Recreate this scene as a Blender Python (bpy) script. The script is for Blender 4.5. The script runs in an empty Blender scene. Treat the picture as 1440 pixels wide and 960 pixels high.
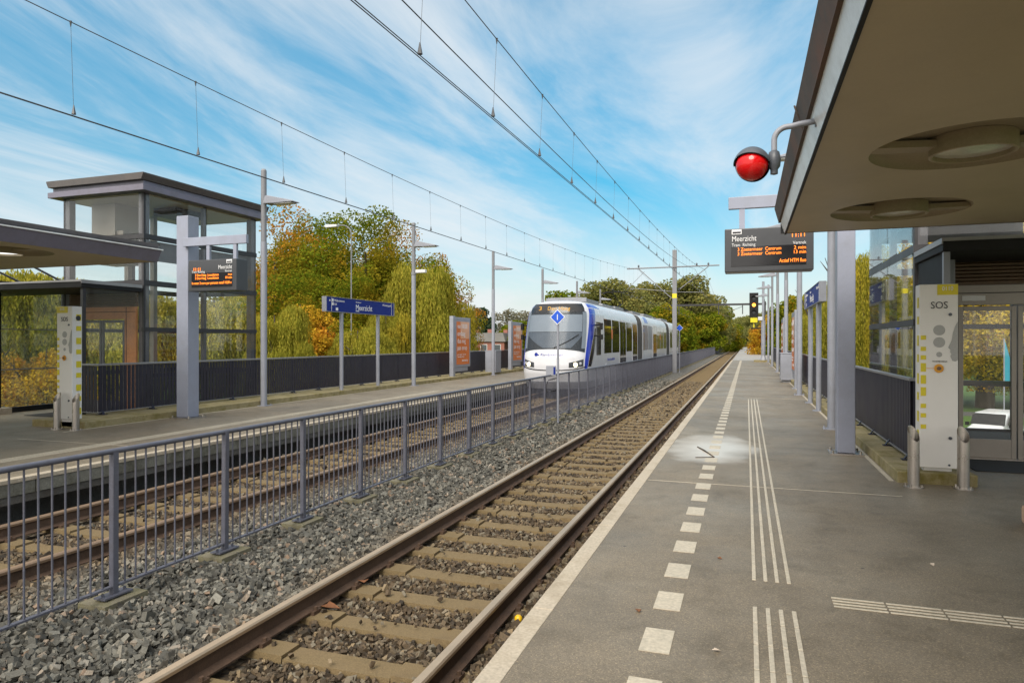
import bpy, bmesh, math, random
import numpy as np
from mathutils import Vector, Matrix
random.seed(7)
rng = np.random.default_rng(11)
SC = bpy.context.scene
COL = SC.collection
TH = math.atan(330/960)
CT, ST = math.cos(TH), math.sin(TH)
EYE = 1.63
RAIL = -0.358
NT, FT = -2.575, -6.875          # track centre lines


def P(u, D, z=0.0):
    a = (u-720)/960*D
    return Vector((a*CT-D*ST, a*ST+D*CT, z))


# ------------------------------------------------------------------ materials
def newmat(name):
    m = bpy.data.materials.new(name)
    m.use_nodes = True
    nt = m.node_tree
    b = nt.nodes['Principled BSDF']
    return m, nt, b


def N(nt, t, **kw):
    n = nt.nodes.new(t)
    for k, v in kw.items():
        if k in n.inputs:
            n.inputs[k].default_value = v
        else:
            setattr(n, k, v)
    return n


def ramp(nt, src, stops):
    r = nt.nodes.new('ShaderNodeValToRGB')
    e = r.color_ramp.elements
    while len(e) < len(stops):
        e.new(0.5)
    for i, (p, c) in enumerate(stops):
        e[i].position = p
        e[i].color = (*c, 1) if len(c) == 3 else c
    nt.links.new(src, r.inputs['Fac'])
    return r


def mat(name, base, rough=0.5, metal=0.0, var=0.12, scale=3.0, fine=0.06, fscale=60, bump=0.0, bscale=80, dirt=None, dscale=2.0, damt=0.5, spec=0.5):
    m, nt, b = newmat(name)
    L = nt.links.new
    tc = nt.nodes.new('ShaderNodeTexCoord')
    n1 = N(nt, 'ShaderNodeTexNoise', Scale=scale, Detail=6.0, Roughness=0.6)
    n2 = N(nt, 'ShaderNodeTexNoise', Scale=fscale, Detail=3.0)
    L(tc.outputs['Object'], n1.inputs['Vector'])
    L(tc.outputs['Object'], n2.inputs['Vector'])
    lo = tuple(c*(1-var) for c in base)
    hi = tuple(min(1, c*(1+var)) for c in base)
    r1 = ramp(nt, n1.outputs['Fac'], [(0.3, lo), (0.7, hi)])
    r2 = ramp(nt, n2.outputs['Fac'], [(0.3, (1-fine*2,)*3), (0.7, (1+fine*0,)*3)])
    mx = N(nt, 'ShaderNodeMix', data_type='RGBA', blend_type='MULTIPLY')
    mx.inputs[0].default_value = 1
    L(r1.outputs[0], mx.inputs[6])
    L(r2.outputs[0], mx.inputs[7])
    out = mx.outputs[2]
    if dirt:
        n3 = N(nt, 'ShaderNodeTexNoise', Scale=dscale, Detail=8.0, Roughness=0.7)
        L(tc.outputs['Object'], n3.inputs['Vector'])
        r3 = ramp(nt, n3.outputs['Fac'], [(0.45, (0, 0, 0)), (0.68, (damt,)*3)])
        m2 = N(nt, 'ShaderNodeMix', data_type='RGBA')
        L(r3.outputs[0], m2.inputs[0])
        L(out, m2.inputs[6])
        m2.inputs[7].default_value = (*dirt, 1)
        out = m2.outputs[2]
    L(out, b.inputs['Base Color'])
    rr = N(nt, 'ShaderNodeMapRange')
    rr.inputs['To Min'].default_value = max(0.02, rough-0.1)
    rr.inputs['To Max'].default_value = min(1, rough+0.1)
    L(n1.outputs['Fac'], rr.inputs['Value'])
    L(rr.outputs[0], b.inputs['Roughness'])
    b.inputs['Metallic'].default_value = metal
    b.inputs['Specular IOR Level'].default_value = spec
    if bump:
        n4 = N(nt, 'ShaderNodeTexNoise', Scale=bscale, Detail=4.0)
        L(tc.outputs['Object'], n4.inputs['Vector'])
        bp = N(nt, 'ShaderNodeBump', Strength=bump, Distance=0.01)
        L(n4.outputs['Fac'], bp.inputs['Height'])
        L(bp.outputs[0], b.inputs['Normal'])
    return m


def emis(name, col, s):
    m, nt, b = newmat(name)
    b.inputs['Base Color'].default_value = (col[0]*.5, col[1]*.5, col[2]*.5, 1)
    b.inputs['Emission Color'].default_value = (*col, 1)
    b.inputs['Emission Strength'].default_value = s
    return m


def glass(name, tint=(0.86, 0.92, 0.9), dirt=0.1, dcol=(0.6, 0.62, 0.55), refl=1.0, dscale=3.0, rough=.02):
    m, nt, b = newmat(name)
    nt.nodes.remove(b)
    L = nt.links.new
    out = nt.nodes['Material Output']
    t = N(nt, 'ShaderNodeBsdfTransparent')
    t.inputs['Color'].default_value = (*tint, 1)
    g = N(nt, 'ShaderNodeBsdfGlossy', Roughness=rough)
    fr = N(nt, 'ShaderNodeLayerWeight'); fr.inputs['Blend'].default_value = 0.5
    pw = N(nt, 'ShaderNodeMath', operation='POWER'); pw.inputs[1].default_value = 4.0
    L(fr.outputs['Facing'], pw.inputs[0])
    ml = N(nt, 'ShaderNodeMath', operation='MULTIPLY_ADD')
    ml.inputs[1].default_value = .75*refl; ml.inputs[2].default_value = .03*refl
    L(pw.outputs[0], ml.inputs[0])
    m1 = N(nt, 'ShaderNodeMixShader')
    L(ml.outputs[0], m1.inputs[0]); L(t.outputs[0], m1.inputs[1]); L(g.outputs[0], m1.inputs[2])
    d = N(nt, 'ShaderNodeBsdfDiffuse')
    d.inputs['Color'].default_value = (*dcol, 1)
    tc = nt.nodes.new('ShaderNodeTexCoord')
    mp = N(nt, 'ShaderNodeMapping'); mp.inputs['Scale'].default_value = (1, 1, 0.25)
    L(tc.outputs['Object'], mp.inputs[0])
    nz = N(nt, 'ShaderNodeTexNoise', Scale=dscale*3, Detail=8.0, Roughness=0.75)
    L(mp.outputs[0], nz.inputs['Vector'])
    r = ramp(nt, nz.outputs['Fac'], [(0.35, (dirt*.25,)*3), (0.75, (dirt*1.8,)*3)])
    m2 = N(nt, 'ShaderNodeMixShader')
    L(r.outputs[0], m2.inputs[0]); L(m1.outputs[0], m2.inputs[1]); L(d.outputs[0], m2.inputs[2])
    L(m2.outputs[0], out.inputs['Surface'])
    return m


def leafmat(name, cols, patch=None, pscale=0.35, thr=(0.5, 0.7), zpatch=None):
    """cols: four leaf colours chosen per leaf, patch: colour of turned clusters"""
    m, nt, b = newmat(name)
    nt.nodes.remove(b)
    L = nt.links.new
    out = nt.nodes['Material Output']
    ge = nt.nodes.new('ShaderNodeNewGeometry')
    r = ramp(nt, ge.outputs['Random Per Island'], [(i/(len(cols)-1), c) for i, c in enumerate(cols)])
    c = r.outputs[0]
    tc = nt.nodes.new('ShaderNodeTexCoord')
    if patch:
        nz = N(nt, 'ShaderNodeTexNoise', Scale=pscale, Detail=4.0, Roughness=0.65)
        L(tc.outputs['Object'], nz.inputs['Vector'])
        r2 = ramp(nt, nz.outputs['Fac'], [(thr[0], (0, 0, 0)), (thr[1], (0.9,)*3)])
        mx = N(nt, 'ShaderNodeMix', data_type='RGBA')
        L(r2.outputs[0], mx.inputs[0]); L(c, mx.inputs[6])
        r3 = ramp(nt, ge.outputs['Random Per Island'], [(0, tuple(x*.6 for x in patch)), (1, tuple(min(1, x*1.3) for x in patch))])
        L(r3.outputs[0], mx.inputs[7])
        c = mx.outputs[2]
    d = N(nt, 'ShaderNodeBsdfDiffuse'); t = N(nt, 'ShaderNodeBsdfTranslucent')
    L(c, d.inputs['Color']); L(c, t.inputs['Color'])
    mx = N(nt, 'ShaderNodeMixShader'); mx.inputs[0].default_value = 0.45
    L(d.outputs[0], mx.inputs[1]); L(t.outputs[0], mx.inputs[2])
    L(mx.outputs[0], out.inputs['Surface'])
    return m


M = {}
M['pale'] = mat('pale_steel_paint', (0.28, 0.302, 0.385), 0.4, 0, 0.08, 1.5, 0.03, dirt=(0.2, 0.2, 0.2), dscale=4, damt=0.25)
M['palegrey'] = mat('grey_steel_paint', (0.27, 0.285, 0.335), 0.42, 0, 0.08, 2, 0.03, dirt=(0.2, 0.2, 0.2), dscale=5, damt=0.3)
M['midgrey'] = mat('mid_grey_paint', (0.2, 0.205, 0.225), 0.42, 0, 0.1, 2, 0.03)
M['fenceblue'] = mat('blue_grey_fence_paint', (0.115, 0.12, 0.155), 0.42, 0, 0.12, 6, 0.05, dirt=(0.08, 0.075, 0.08), dscale=9, damt=0.5)
M['slat'] = mat('charcoal_slat_paint', (0.024, 0.022, 0.037), 0.45, 0, 0.2, 2, 0.05, dirt=(0.045, 0.045, 0.05), dscale=5, damt=0.35, spec=.35)
M['railtop'] = mat('worn_handrail_metal', (0.28, 0.28, 0.29), 0.4, 0.3, 0.1)
M['dark'] = mat('dark_frame_paint', (0.026, 0.025, 0.029), 0.45, 0, 0.2, 2, 0.05, dirt=(0.06, 0.06, 0.06), dscale=5, damt=0.3)
M['towerframe'] = mat('tower_frame_paint', (0.11, 0.108, 0.122), 0.42, 0, 0.15, 2, 0.05, dirt=(0.06, 0.055, 0.055), dscale=4, damt=0.6)
M['lavender'] = mat('lavender_fascia_paint', (0.17, 0.16, 0.215), 0.4, 0, 0.1, 1.5, 0.04, dirt=(0.1, 0.09, 0.1), dscale=3, damt=0.5)
M['brownroof'] = mat('weathered_roof_edge', (0.085, 0.065, 0.052), 0.8, 0, 0.3, 3, 0.1, dirt=(0.19, 0.07, 0.03), dscale=2, damt=0.5)
M['towerroof'] = mat('dark_roof_metal', (0.075, 0.066, 0.066), 0.5, 0, 0.2, 2, 0.06, dirt=(0.11, 0.09, 0.08), dscale=3, damt=0.4)
M['black'] = mat('black_paint', (0.012, 0.012, 0.013), 0.6, 0, 0.2, spec=.25)
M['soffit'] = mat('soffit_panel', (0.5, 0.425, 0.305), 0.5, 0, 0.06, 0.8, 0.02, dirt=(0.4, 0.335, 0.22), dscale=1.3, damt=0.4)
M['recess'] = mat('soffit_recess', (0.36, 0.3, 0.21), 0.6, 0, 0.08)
M['fascialight'] = mat('light_fascia', (0.8, 0.8, 0.8), 0.35, 0, 0.06, 2, 0.03, dirt=(0.35, 0.33, 0.3), dscale=4, damt=0.4)
M['lens'] = mat('lamp_lens', (0.62, 0.61, 0.57), 0.15, 0, 0.15, 6)
M['lenslit'] = emis('lit_lamp_lens', (1, 1, 0.96), 0.75)
M['steel'] = mat('brushed_stainless', (0.5, 0.46, 0.42), 0.3, 0.9, 0.08, 4, 0.05)
M['liftwall'] = mat('lift_front_panel', (0.26, 0.235, 0.205), 0.42, 0.35, 0.08, 2, 0.04)
M['wood'] = mat('warm_wood_panel', (0.62, 0.26, 0.1), 0.5, 0, 0.2, 3, 0.1, dirt=(0.12, 0.07, 0.05), dscale=3, damt=0.5)
M['louvre'] = mat('brown_louvre', (0.17, 0.1, 0.055), 0.5, 0, 0.2, 6, 0.1)
M['white'] = mat('white_paint', (0.6, 0.61, 0.63), 0.3, 0, 0.03, 1.5, 0.01)
M['tramwhite'] = mat('tram_white', (0.6, 0.61, 0.65), 0.25, 0, 0.03, 0.8, 0.01, dirt=(0.5, 0.5, 0.5), dscale=1.5, damt=0.3)
M['tramblue'] = mat('tram_blue', (0.022, 0.05, 0.42), 0.22, 0, 0.06, 1, 0.01)
M['tramgrey'] = mat('tram_skirt_grey', (0.25, 0.26, 0.29), 0.4, 0, 0.1)
M['blue'] = mat('sign_blue', (0.005, 0.02, 0.2), 0.5, 0, 0.06, 1, 0.01, spec=.2)
M['diamond'] = mat('diamond_blue', (0.01, 0.085, 0.56), 0.3, 0, 0.04, 1, 0.01)
M['redlens'] = mat('red_plastic', (0.62, 0.006, 0.008), 0.13, 0, 0.05, 2, 0.0)
M['hood'] = mat('grey_plastic_hood', (0.075, 0.085, 0.105), 0.4, 0, 0.1)
M['amber'] = emis('amber_led', (1.0, 0.23, 0.015), 1.25)
M['amberdim'] = emis('amber_led_dim', (0.75, 0.4, 0.03), 0.25)
M['signal'] = emis('amber_signal', (1.0, 0.33, 0.04), 2.2)
M['headlamp'] = emis('headlamp_glow', (1.0, 0.86, 0.55), 2.0)
M['signgrey'] = mat('display_grey', (0.052, 0.055, 0.063), 0.35, 0, 0.08, 2, 0.02)
M['screen'] = mat('display_screen', (0.02, 0.02, 0.023), 0.15, 0, 0.1)
M['letter'] = mat('white_lettering', (0.8, 0.8, 0.82), 0.4, 0, 0.02)
M['letterdark'] = mat('dark_lettering', (0.02, 0.02, 0.03), 0.4, 0, 0.02)
M['soswhite'] = mat('emergency_post_white', (0.78, 0.76, 0.73), 0.35, 0, 0.04, 2, 0.01)
M['sosgrey'] = mat('emergency_post_print', (0.4, 0.4, 0.39), 0.4, 0, 0.03)
M['yellow'] = mat('yellow_print', (0.72, 0.6, 0.015), 0.4, 0, 0.05)
M['yorange'] = mat('orange_yellow_print', (0.8, 0.36, 0.02), 0.4, 0, 0.05)
M['orange'] = mat('orange_poster', (0.66, 0.17, 0.025), 0.35, 0, 0.12, 1.2, 0.02)
M['peach'] = mat('peach_poster', (0.74, 0.4, 0.24), 0.35, 0, 0.1, 1.2, 0.02)
M['concrete'] = mat('mossy_concrete', (0.31, 0.26, 0.14), 0.85, 0, 0.2, 2, 0.12, 90, 0.5, 60, dirt=(0.15, 0.12, 0.02), dscale=3.5, damt=0.95)
M['footing'] = mat('mossy_footing', (0.2, 0.18, 0.125), 0.9, 0, 0.25, 4, 0.15, 90, 0.5, 70, dirt=(0.13, 0.125, 0.04), dscale=5, damt=0.7)
M['edge'] = mat('platform_edge_stone', (0.52, 0.45, 0.35), 0.7, 0, 0.12, 3, 0.14, 50, 0.2, 60, dirt=(0.26, 0.215, 0.15), dscale=3, damt=0.75)
M['marking'] = mat('pale_marking_tile', (0.56, 0.5, 0.395), 0.6, 0, 0.08, 3, 0.14, 45, 0.2, 80, dirt=(0.32, 0.3, 0.24), dscale=6, damt=0.5)
M['edgebeam'] = mat('weathered_edge_beam', (0.19, 0.185, 0.155), 0.85, 0, 0.3, 2, 0.15, 40, 0.4, 40, dirt=(0.06, 0.055, 0.035), dscale=3, damt=0.8)
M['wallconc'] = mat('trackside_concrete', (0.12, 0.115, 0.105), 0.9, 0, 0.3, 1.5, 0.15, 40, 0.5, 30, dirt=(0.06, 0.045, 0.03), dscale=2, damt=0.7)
M['sleeper'] = mat('sleeper_concrete', (0.225, 0.162, 0.078), 0.9, 0, 0.25, 3, 0.2, 120, 0.5, 90, dirt=(0.12, 0.085, 0.045), dscale=3, damt=0.7)
M['railrust'] = mat('rail_rust', (0.105, 0.063, 0.04), 0.75, 0.1, 0.3, 6, 0.15, 70, 0.3, 60)
M['railhead'] = mat('rail_head_steel', (0.52, 0.4, 0.28), 0.45, 0.6, 0.1, 2, 0.02)
M['raildull'] = mat('rail_head_dull', (0.3, 0.205, 0.135), 0.45, 0.35, 0.12, 2, 0.04)
M['grass'] = mat('grass', (0.075, 0.15, 0.022), 0.9, 0, 0.35, 0.12, 0.2, 8, 0.6, 10)
M['asphalt'] = mat('street_asphalt', (0.1, 0.1, 0.1), 0.85, 0, 0.15, 0.5, 0.1, 30)
M['pathtile'] = mat('walkway_paving', (0.33, 0.315, 0.29), 0.7, 0, 0.1, 1, 0.1, 20)
M['brick'] = mat('red_brick', (0.3, 0.12, 0.09), 0.85, 0, 0.15, 0.5, 0.1, 6)
M['rooftile'] = mat('roof_tile', (0.2, 0.19, 0.19), 0.8, 0, 0.15, 0.5)
M['bark'] = mat('bark', (0.075, 0.06, 0.045), 0.95, 0, 0.3, 3, 0.2, 20, 0.6, 20)
M['wire'] = mat('wire_metal', (0.1, 0.105, 0.115), 0.5, 0.3, 0.1)
M['rubber'] = mat('black_rubber', (0.02, 0.02, 0.022), 0.8, 0, 0.1)
M['bellows'] = mat('bellows_rubber', (0.07, 0.068, 0.065), 0.7, 0, 0.15)
M['teal'] = mat('teal_cloth', (0.02, 0.26, 0.36), 0.7, 0, 0.1)
M['stoneblock'] = mat('pink_stone', (0.5, 0.33, 0.22), 0.8, 0, 0.1)
M['mat'] = mat('entrance_mat', (0.03, 0.03, 0.03), 0.9, 0, 0.15)
M['ball'] = mat('yellow_ball', (0.75, 0.45, 0.01), 0.4, 0, 0.1)
M['leafbrown'] = mat('dead_leaf', (0.2, 0.08, 0.03), 0.8, 0, 0.3)
M['leafpale'] = mat('pale_scrap', (0.6, 0.5, 0.4), 0.8, 0, 0.1)
M['glass'] = glass('clear_glass', (0.98, 0.986, 0.983), 0.006)
M['glassweak'] = glass('weak_glass', (0.97, 0.975, 0.97), 0.02, refl=.35)
M['glassdirty'] = glass('streaked_glass', (0.86, 0.9, 0.86), 0.22, (0.5, 0.55, 0.45))
M['glassgreen'] = glass('tinted_glass', (0.75, 0.83, 0.8), 0.05)
m, nt, b = newmat('tram_window_glass')
b.inputs['Base Color'].default_value = (0.018, 0.017, 0.016, 1); b.inputs['Roughness'].default_value = 0.06
b.inputs['Specular IOR Level'].default_value = 0.6
M['tramglass'] = m
M['windscreen'] = glass('windscreen_glass', (0.72, 0.76, 0.8), 0.02, (0.5, 0.5, 0.5), .45, rough=.16)
M['blind'] = mat('cab_blind', (0.33, 0.36, 0.4), 0.6, 0, 0.04)
M['cabdark'] = mat('cab_interior', (0.035, 0.04, 0.047), 0.7, 0, 0.2)
M['cabmid'] = mat('cab_dashboard', (0.13, 0.15, 0.18), 0.6, 0, 0.1)
M['housewin'] = mat('house_window', (0.06, 0.07, 0.08), 0.15)


def platform_mat():
    m, nt, b = newmat('platform_asphalt')
    L = nt.links.new
    ge = nt.nodes.new('ShaderNodeNewGeometry')
    pos = ge.outputs['Position']
    big = N(nt, 'ShaderNodeTexNoise', Scale=0.55, Detail=8.0, Roughness=0.65); L(pos, big.inputs['Vector'])
    r1 = ramp(nt, big.outputs['Fac'], [(0.28, (0.155, 0.125, 0.085)), (0.5, (0.205, 0.17, 0.122)), (0.75, (0.26, 0.225, 0.17))])
    sp = N(nt, 'ShaderNodeTexVoronoi', Scale=170.0); L(pos, sp.inputs['Vector'])
    sepc = N(nt, 'ShaderNodeSeparateColor'); L(sp.outputs['Color'], sepc.inputs[0])
    r2 = ramp(nt, sepc.outputs[0], [(0.0, (0.62,)*3), (0.55, (0.95,)*3), (0.85, (1.05,)*3), (1.0, (1.7, 1.65, 1.55))])
    mx = N(nt, 'ShaderNodeMix', data_type='RGBA', blend_type='MULTIPLY'); mx.inputs[0].default_value = 0.9
    L(r1.outputs[0], mx.inputs[6]); L(r2.outputs[0], mx.inputs[7])
    # blotchy stains
    st = N(nt, 'ShaderNodeTexNoise', Scale=2.3, Detail=9.0, Roughness=0.7, Distortion=0.4); L(pos, st.inputs['Vector'])
    r3 = ramp(nt, st.outputs['Fac'], [(0.34, (0.7, 0.68, 0.63)), (0.5, (1, 1, 1)), (0.7, (1.12, 1.1, 1.06))])
    m3 = N(nt, 'ShaderNodeMix', data_type='RGBA', blend_type='MULTIPLY'); m3.inputs[0].default_value = 0.8
    L(mx.outputs[2], m3.inputs[6]); L(r3.outputs[0], m3.inputs[7])
    gv = N(nt, 'ShaderNodeTexVoronoi', Scale=1.7, Randomness=1.0); L(pos, gv.inputs['Vector'])
    gr_ = ramp(nt, gv.outputs['Distance'], [(0.016, (1, 1, 1)), (0.028, (0, 0, 0))])
    gs = N(nt, 'ShaderNodeSeparateColor'); L(gv.outputs['Color'], gs.inputs[0])
    gc = ramp(nt, gs.outputs[1], [(0.3, (0.05, 0.045, 0.04)), (0.55, (0.08, 0.07, 0.06)), (0.6, (0.4, 0.37, 0.32))])
    m5 = N(nt, 'ShaderNodeMix', data_type='RGBA'); L(gr_.outputs[0], m5.inputs[0]); L(m3.outputs[2], m5.inputs[6]); L(gc.outputs[0], m5.inputs[7])
    m3 = m5
    # puddle on the near platform; its bright sky sheen is painted as pale colour
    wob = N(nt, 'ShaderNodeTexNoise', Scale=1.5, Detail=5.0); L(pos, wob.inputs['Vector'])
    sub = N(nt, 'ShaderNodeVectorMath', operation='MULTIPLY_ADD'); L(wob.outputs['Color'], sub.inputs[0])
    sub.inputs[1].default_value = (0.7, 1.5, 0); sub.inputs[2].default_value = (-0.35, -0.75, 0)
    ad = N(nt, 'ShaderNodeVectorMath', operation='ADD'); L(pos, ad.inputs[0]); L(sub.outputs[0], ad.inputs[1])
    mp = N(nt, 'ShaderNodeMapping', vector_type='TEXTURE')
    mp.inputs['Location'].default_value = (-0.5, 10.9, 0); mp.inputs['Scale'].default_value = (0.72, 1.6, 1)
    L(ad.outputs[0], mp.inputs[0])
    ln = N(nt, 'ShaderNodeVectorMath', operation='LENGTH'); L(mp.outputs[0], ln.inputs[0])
    puddle_sheen = ramp(nt, ln.outputs['Value'], [(0.35, (1, 1, 1)), (0.8, (.45,)*3), (1.1, (0, 0, 0))])
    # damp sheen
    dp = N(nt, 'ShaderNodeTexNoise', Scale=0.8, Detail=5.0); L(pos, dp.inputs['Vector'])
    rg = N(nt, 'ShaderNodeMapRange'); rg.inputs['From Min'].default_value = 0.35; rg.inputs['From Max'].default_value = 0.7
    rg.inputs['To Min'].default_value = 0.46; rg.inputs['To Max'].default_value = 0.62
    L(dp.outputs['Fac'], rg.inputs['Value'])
    mr = N(nt, 'ShaderNodeMix', data_type='FLOAT'); L(puddle_sheen.outputs[0], mr.inputs[0]); L(rg.outputs[0], mr.inputs[2]); mr.inputs[3].default_value = 0.3
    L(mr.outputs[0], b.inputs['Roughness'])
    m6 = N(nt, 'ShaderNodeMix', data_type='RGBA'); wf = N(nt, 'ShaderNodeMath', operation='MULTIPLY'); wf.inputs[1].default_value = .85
    L(puddle_sheen.outputs[0], wf.inputs[0]); L(wf.outputs[0], m6.inputs[0]); L(m3.outputs[2], m6.inputs[6]); m6.inputs[7].default_value = (.58, .535, .47, 1)
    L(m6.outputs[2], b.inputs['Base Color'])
    inv = N(nt, 'ShaderNodeMath', operation='SUBTRACT'); inv.inputs[0].default_value = 1; L(puddle_sheen.outputs[0], inv.inputs[1])
    ms = N(nt, 'ShaderNodeMath', operation='MULTIPLY'); ms.inputs[1].default_value = 0.35; L(inv.outputs[0], ms.inputs[0])
    bp = N(nt, 'ShaderNodeBump', Distance=0.004); L(ms.outputs[0], bp.inputs['Strength']); L(sepc.outputs[0], bp.inputs['Height'])
    L(bp.outputs[0], b.inputs['Normal'])
    return m


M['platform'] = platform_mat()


def ballast_mat(name, stones):
    m, nt, b = newmat(name)
    L = nt.links.new
    ge = nt.nodes.new('ShaderNodeNewGeometry')
    pos = ge.outputs['Position']
    greys = [(0.0, (0.05, 0.049, 0.045)), (0.35, (0.095, 0.094, 0.086)), (0.65, (0.155, 0.152, 0.138)), (0.88, (0.235, 0.23, 0.21)), (0.95, (0.27, 0.19, 0.14)), (1.0, (0.34, 0.33, 0.3))]
    browns = [(0.0, (0.035, 0.025, 0.015)), (0.4, (0.088, 0.062, 0.038)), (0.7, (0.15, 0.108, 0.066)), (0.88, (0.19, 0.17, 0.135)), (1.0, (0.27, 0.2, 0.12))]
    if stones:
        src = ge.outputs['Random Per Island']
    else:
        vo = N(nt, 'ShaderNodeTexVoronoi', Scale=17.0); L(pos, vo.inputs['Vector'])
        s = N(nt, 'ShaderNodeSeparateColor'); L(vo.outputs['Color'], s.inputs[0]); src = s.outputs[0]
    g = ramp(nt, src, greys); br = ramp(nt, src, browns)
    sx = N(nt, 'ShaderNodeSeparateXYZ'); L(pos, sx.inputs[0])
    nz = N(nt, 'ShaderNodeTexNoise', Scale=1.4, Detail=5.0); L(pos, nz.inputs['Vector'])
    # brake dust and rust along both tracks
    def near(c, w0, w1):
        a = N(nt, 'ShaderNodeMath', operation='SUBTRACT'); L(sx.outputs['X'], a.inputs[0]); a.inputs[1].default_value = c
        ab = N(nt, 'ShaderNodeMath', operation='ABSOLUTE'); L(a.outputs[0], ab.inputs[0])
        n2 = N(nt, 'ShaderNodeMath', operation='MULTIPLY_ADD'); L(nz.outputs['Fac'], n2.inputs[0]); n2.inputs[1].default_value = 0.7; n2.inputs[2].default_value = -0.35
        a2 = N(nt, 'ShaderNodeMath', operation='ADD'); L(ab.outputs[0], a2.inputs[0]); L(n2.outputs[0], a2.inputs[1])
        mr = N(nt, 'ShaderNodeMapRange'); L(a2.outputs[0], mr.inputs['Value'])
        mr.inputs['From Min'].default_value = w0; mr.inputs['From Max'].default_value = w1
        mr.inputs['To Min'].default_value = 1; mr.inputs['To Max'].default_value = 0
        return mr.outputs[0]
    mxx = N(nt, 'ShaderNodeMath', operation='MAXIMUM'); L(near(NT, 0.75, 1.25), mxx.inputs[0]); L(near(FT, 0.85, 1.5), mxx.inputs[1])
    rt = N(nt, 'ShaderNodeMapRange'); L(sx.outputs['X'], rt.inputs['Value'])
    rt.inputs['From Min'].default_value = -2.2; rt.inputs['From Max'].default_value = -1.9
    m2 = N(nt, 'ShaderNodeMath', operation='MAXIMUM'); L(mxx.outputs[0], m2.inputs[0]); L(rt.outputs[0], m2.inputs[1])
    mx = N(nt, 'ShaderNodeMix', data_type='RGBA'); L(m2.outputs[0], mx.inputs[0]); L(g.outputs[0], mx.inputs[6]); L(br.outputs[0], mx.inputs[7])
    fn = N(nt, 'ShaderNodeTexNoise', Scale=90.0, Detail=4.0); L(pos, fn.inputs['Vector'])
    rf = ramp(nt, fn.outputs['Fac'], [(0.3, (0.64, .63, .58)), (0.7, (1.0, .98, .92))])
    m4 = N(nt, 'ShaderNodeMix', data_type='RGBA', blend_type='MULTIPLY'); m4.inputs[0].default_value = 1
    L(mx.outputs[2], m4.inputs[6]); L(rf.outputs[0], m4.inputs[7])
    L(m4.outputs[2], b.inputs['Base Color'])
    b.inputs['Roughness'].default_value = 0.8
    if not stones:
        bp = N(nt, 'ShaderNodeBump', Strength=1.0, Distance=0.05); L(vo.outputs['Distance'], bp.inputs['Height']); bp.invert = True
        L(bp.outputs[0], b.inputs['Normal'])
    return m


M['stones'] = ballast_mat('ballast_stone', True)
M['bed'] = ballast_mat('ballast_far', False)

M['leaf_autumn'] = leafmat('autumn_leaves', [(0.12, 0.14, 0.012), (0.18, 0.2, 0.017), (0.26, 0.24, 0.02), (0.36, 0.27, 0.025)], (0.5, 0.2, 0.025), 0.28, (0.46, 0.6))
M['leaf_green'] = leafmat('turning_green_leaves', [(0.085, 0.125, 0.01), (0.125, 0.17, 0.013), (0.175, 0.21, 0.016), (0.26, 0.25, 0.02)], (0.42, 0.26, 0.022), 0.22, (0.48, 0.64))
M['leaf_orange'] = leafmat('orange_leaves', [(0.3, 0.2, 0.02), (0.5, 0.31, 0.03), (0.62, 0.4, 0.035), (0.7, 0.46, 0.04)], (0.55, 0.2, 0.03), 0.5, (0.5, 0.66))
M['leaf_gold'] = leafmat('golden_leaves', [(0.3, 0.26, 0.03), (0.52, 0.4, 0.03), (0.68, 0.5, 0.035), (0.78, 0.55, 0.04)], (0.6, 0.28, 0.03), 0.5, (0.54, 0.68))
M['leaf_willow'] = leafmat('willow_leaves', [(0.17, 0.175, 0.02), (0.27, 0.265, 0.035), (0.38, 0.35, 0.05), (0.5, 0.42, 0.065)], (0.5, 0.36, 0.035), 0.25, (0.5, 0.7))
M['leaf_far_hazed'] = leafmat('hazed_olive_leaves', [(0.14, 0.155, 0.05), (0.19, 0.2, 0.06), (0.245, 0.24, 0.07), (0.3, 0.27, 0.08)], (0.32, 0.25, 0.07), 0.15, (0.5, 0.7))  # distance haze is mixed into these paler leaf tones
M['leaf_dark'] = leafmat('dark_blue_green_leaves', [(0.03, 0.055, 0.03), (0.05, 0.085, 0.045), (0.07, 0.105, 0.06), (0.09, 0.12, 0.06)])
M['leaf_bare'] = leafmat('thin_grey_leaves', [(0.15, 0.15, 0.1), (0.2, 0.19, 0.13), (0.25, 0.22, 0.15), (0.3, 0.25, 0.17)])


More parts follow.
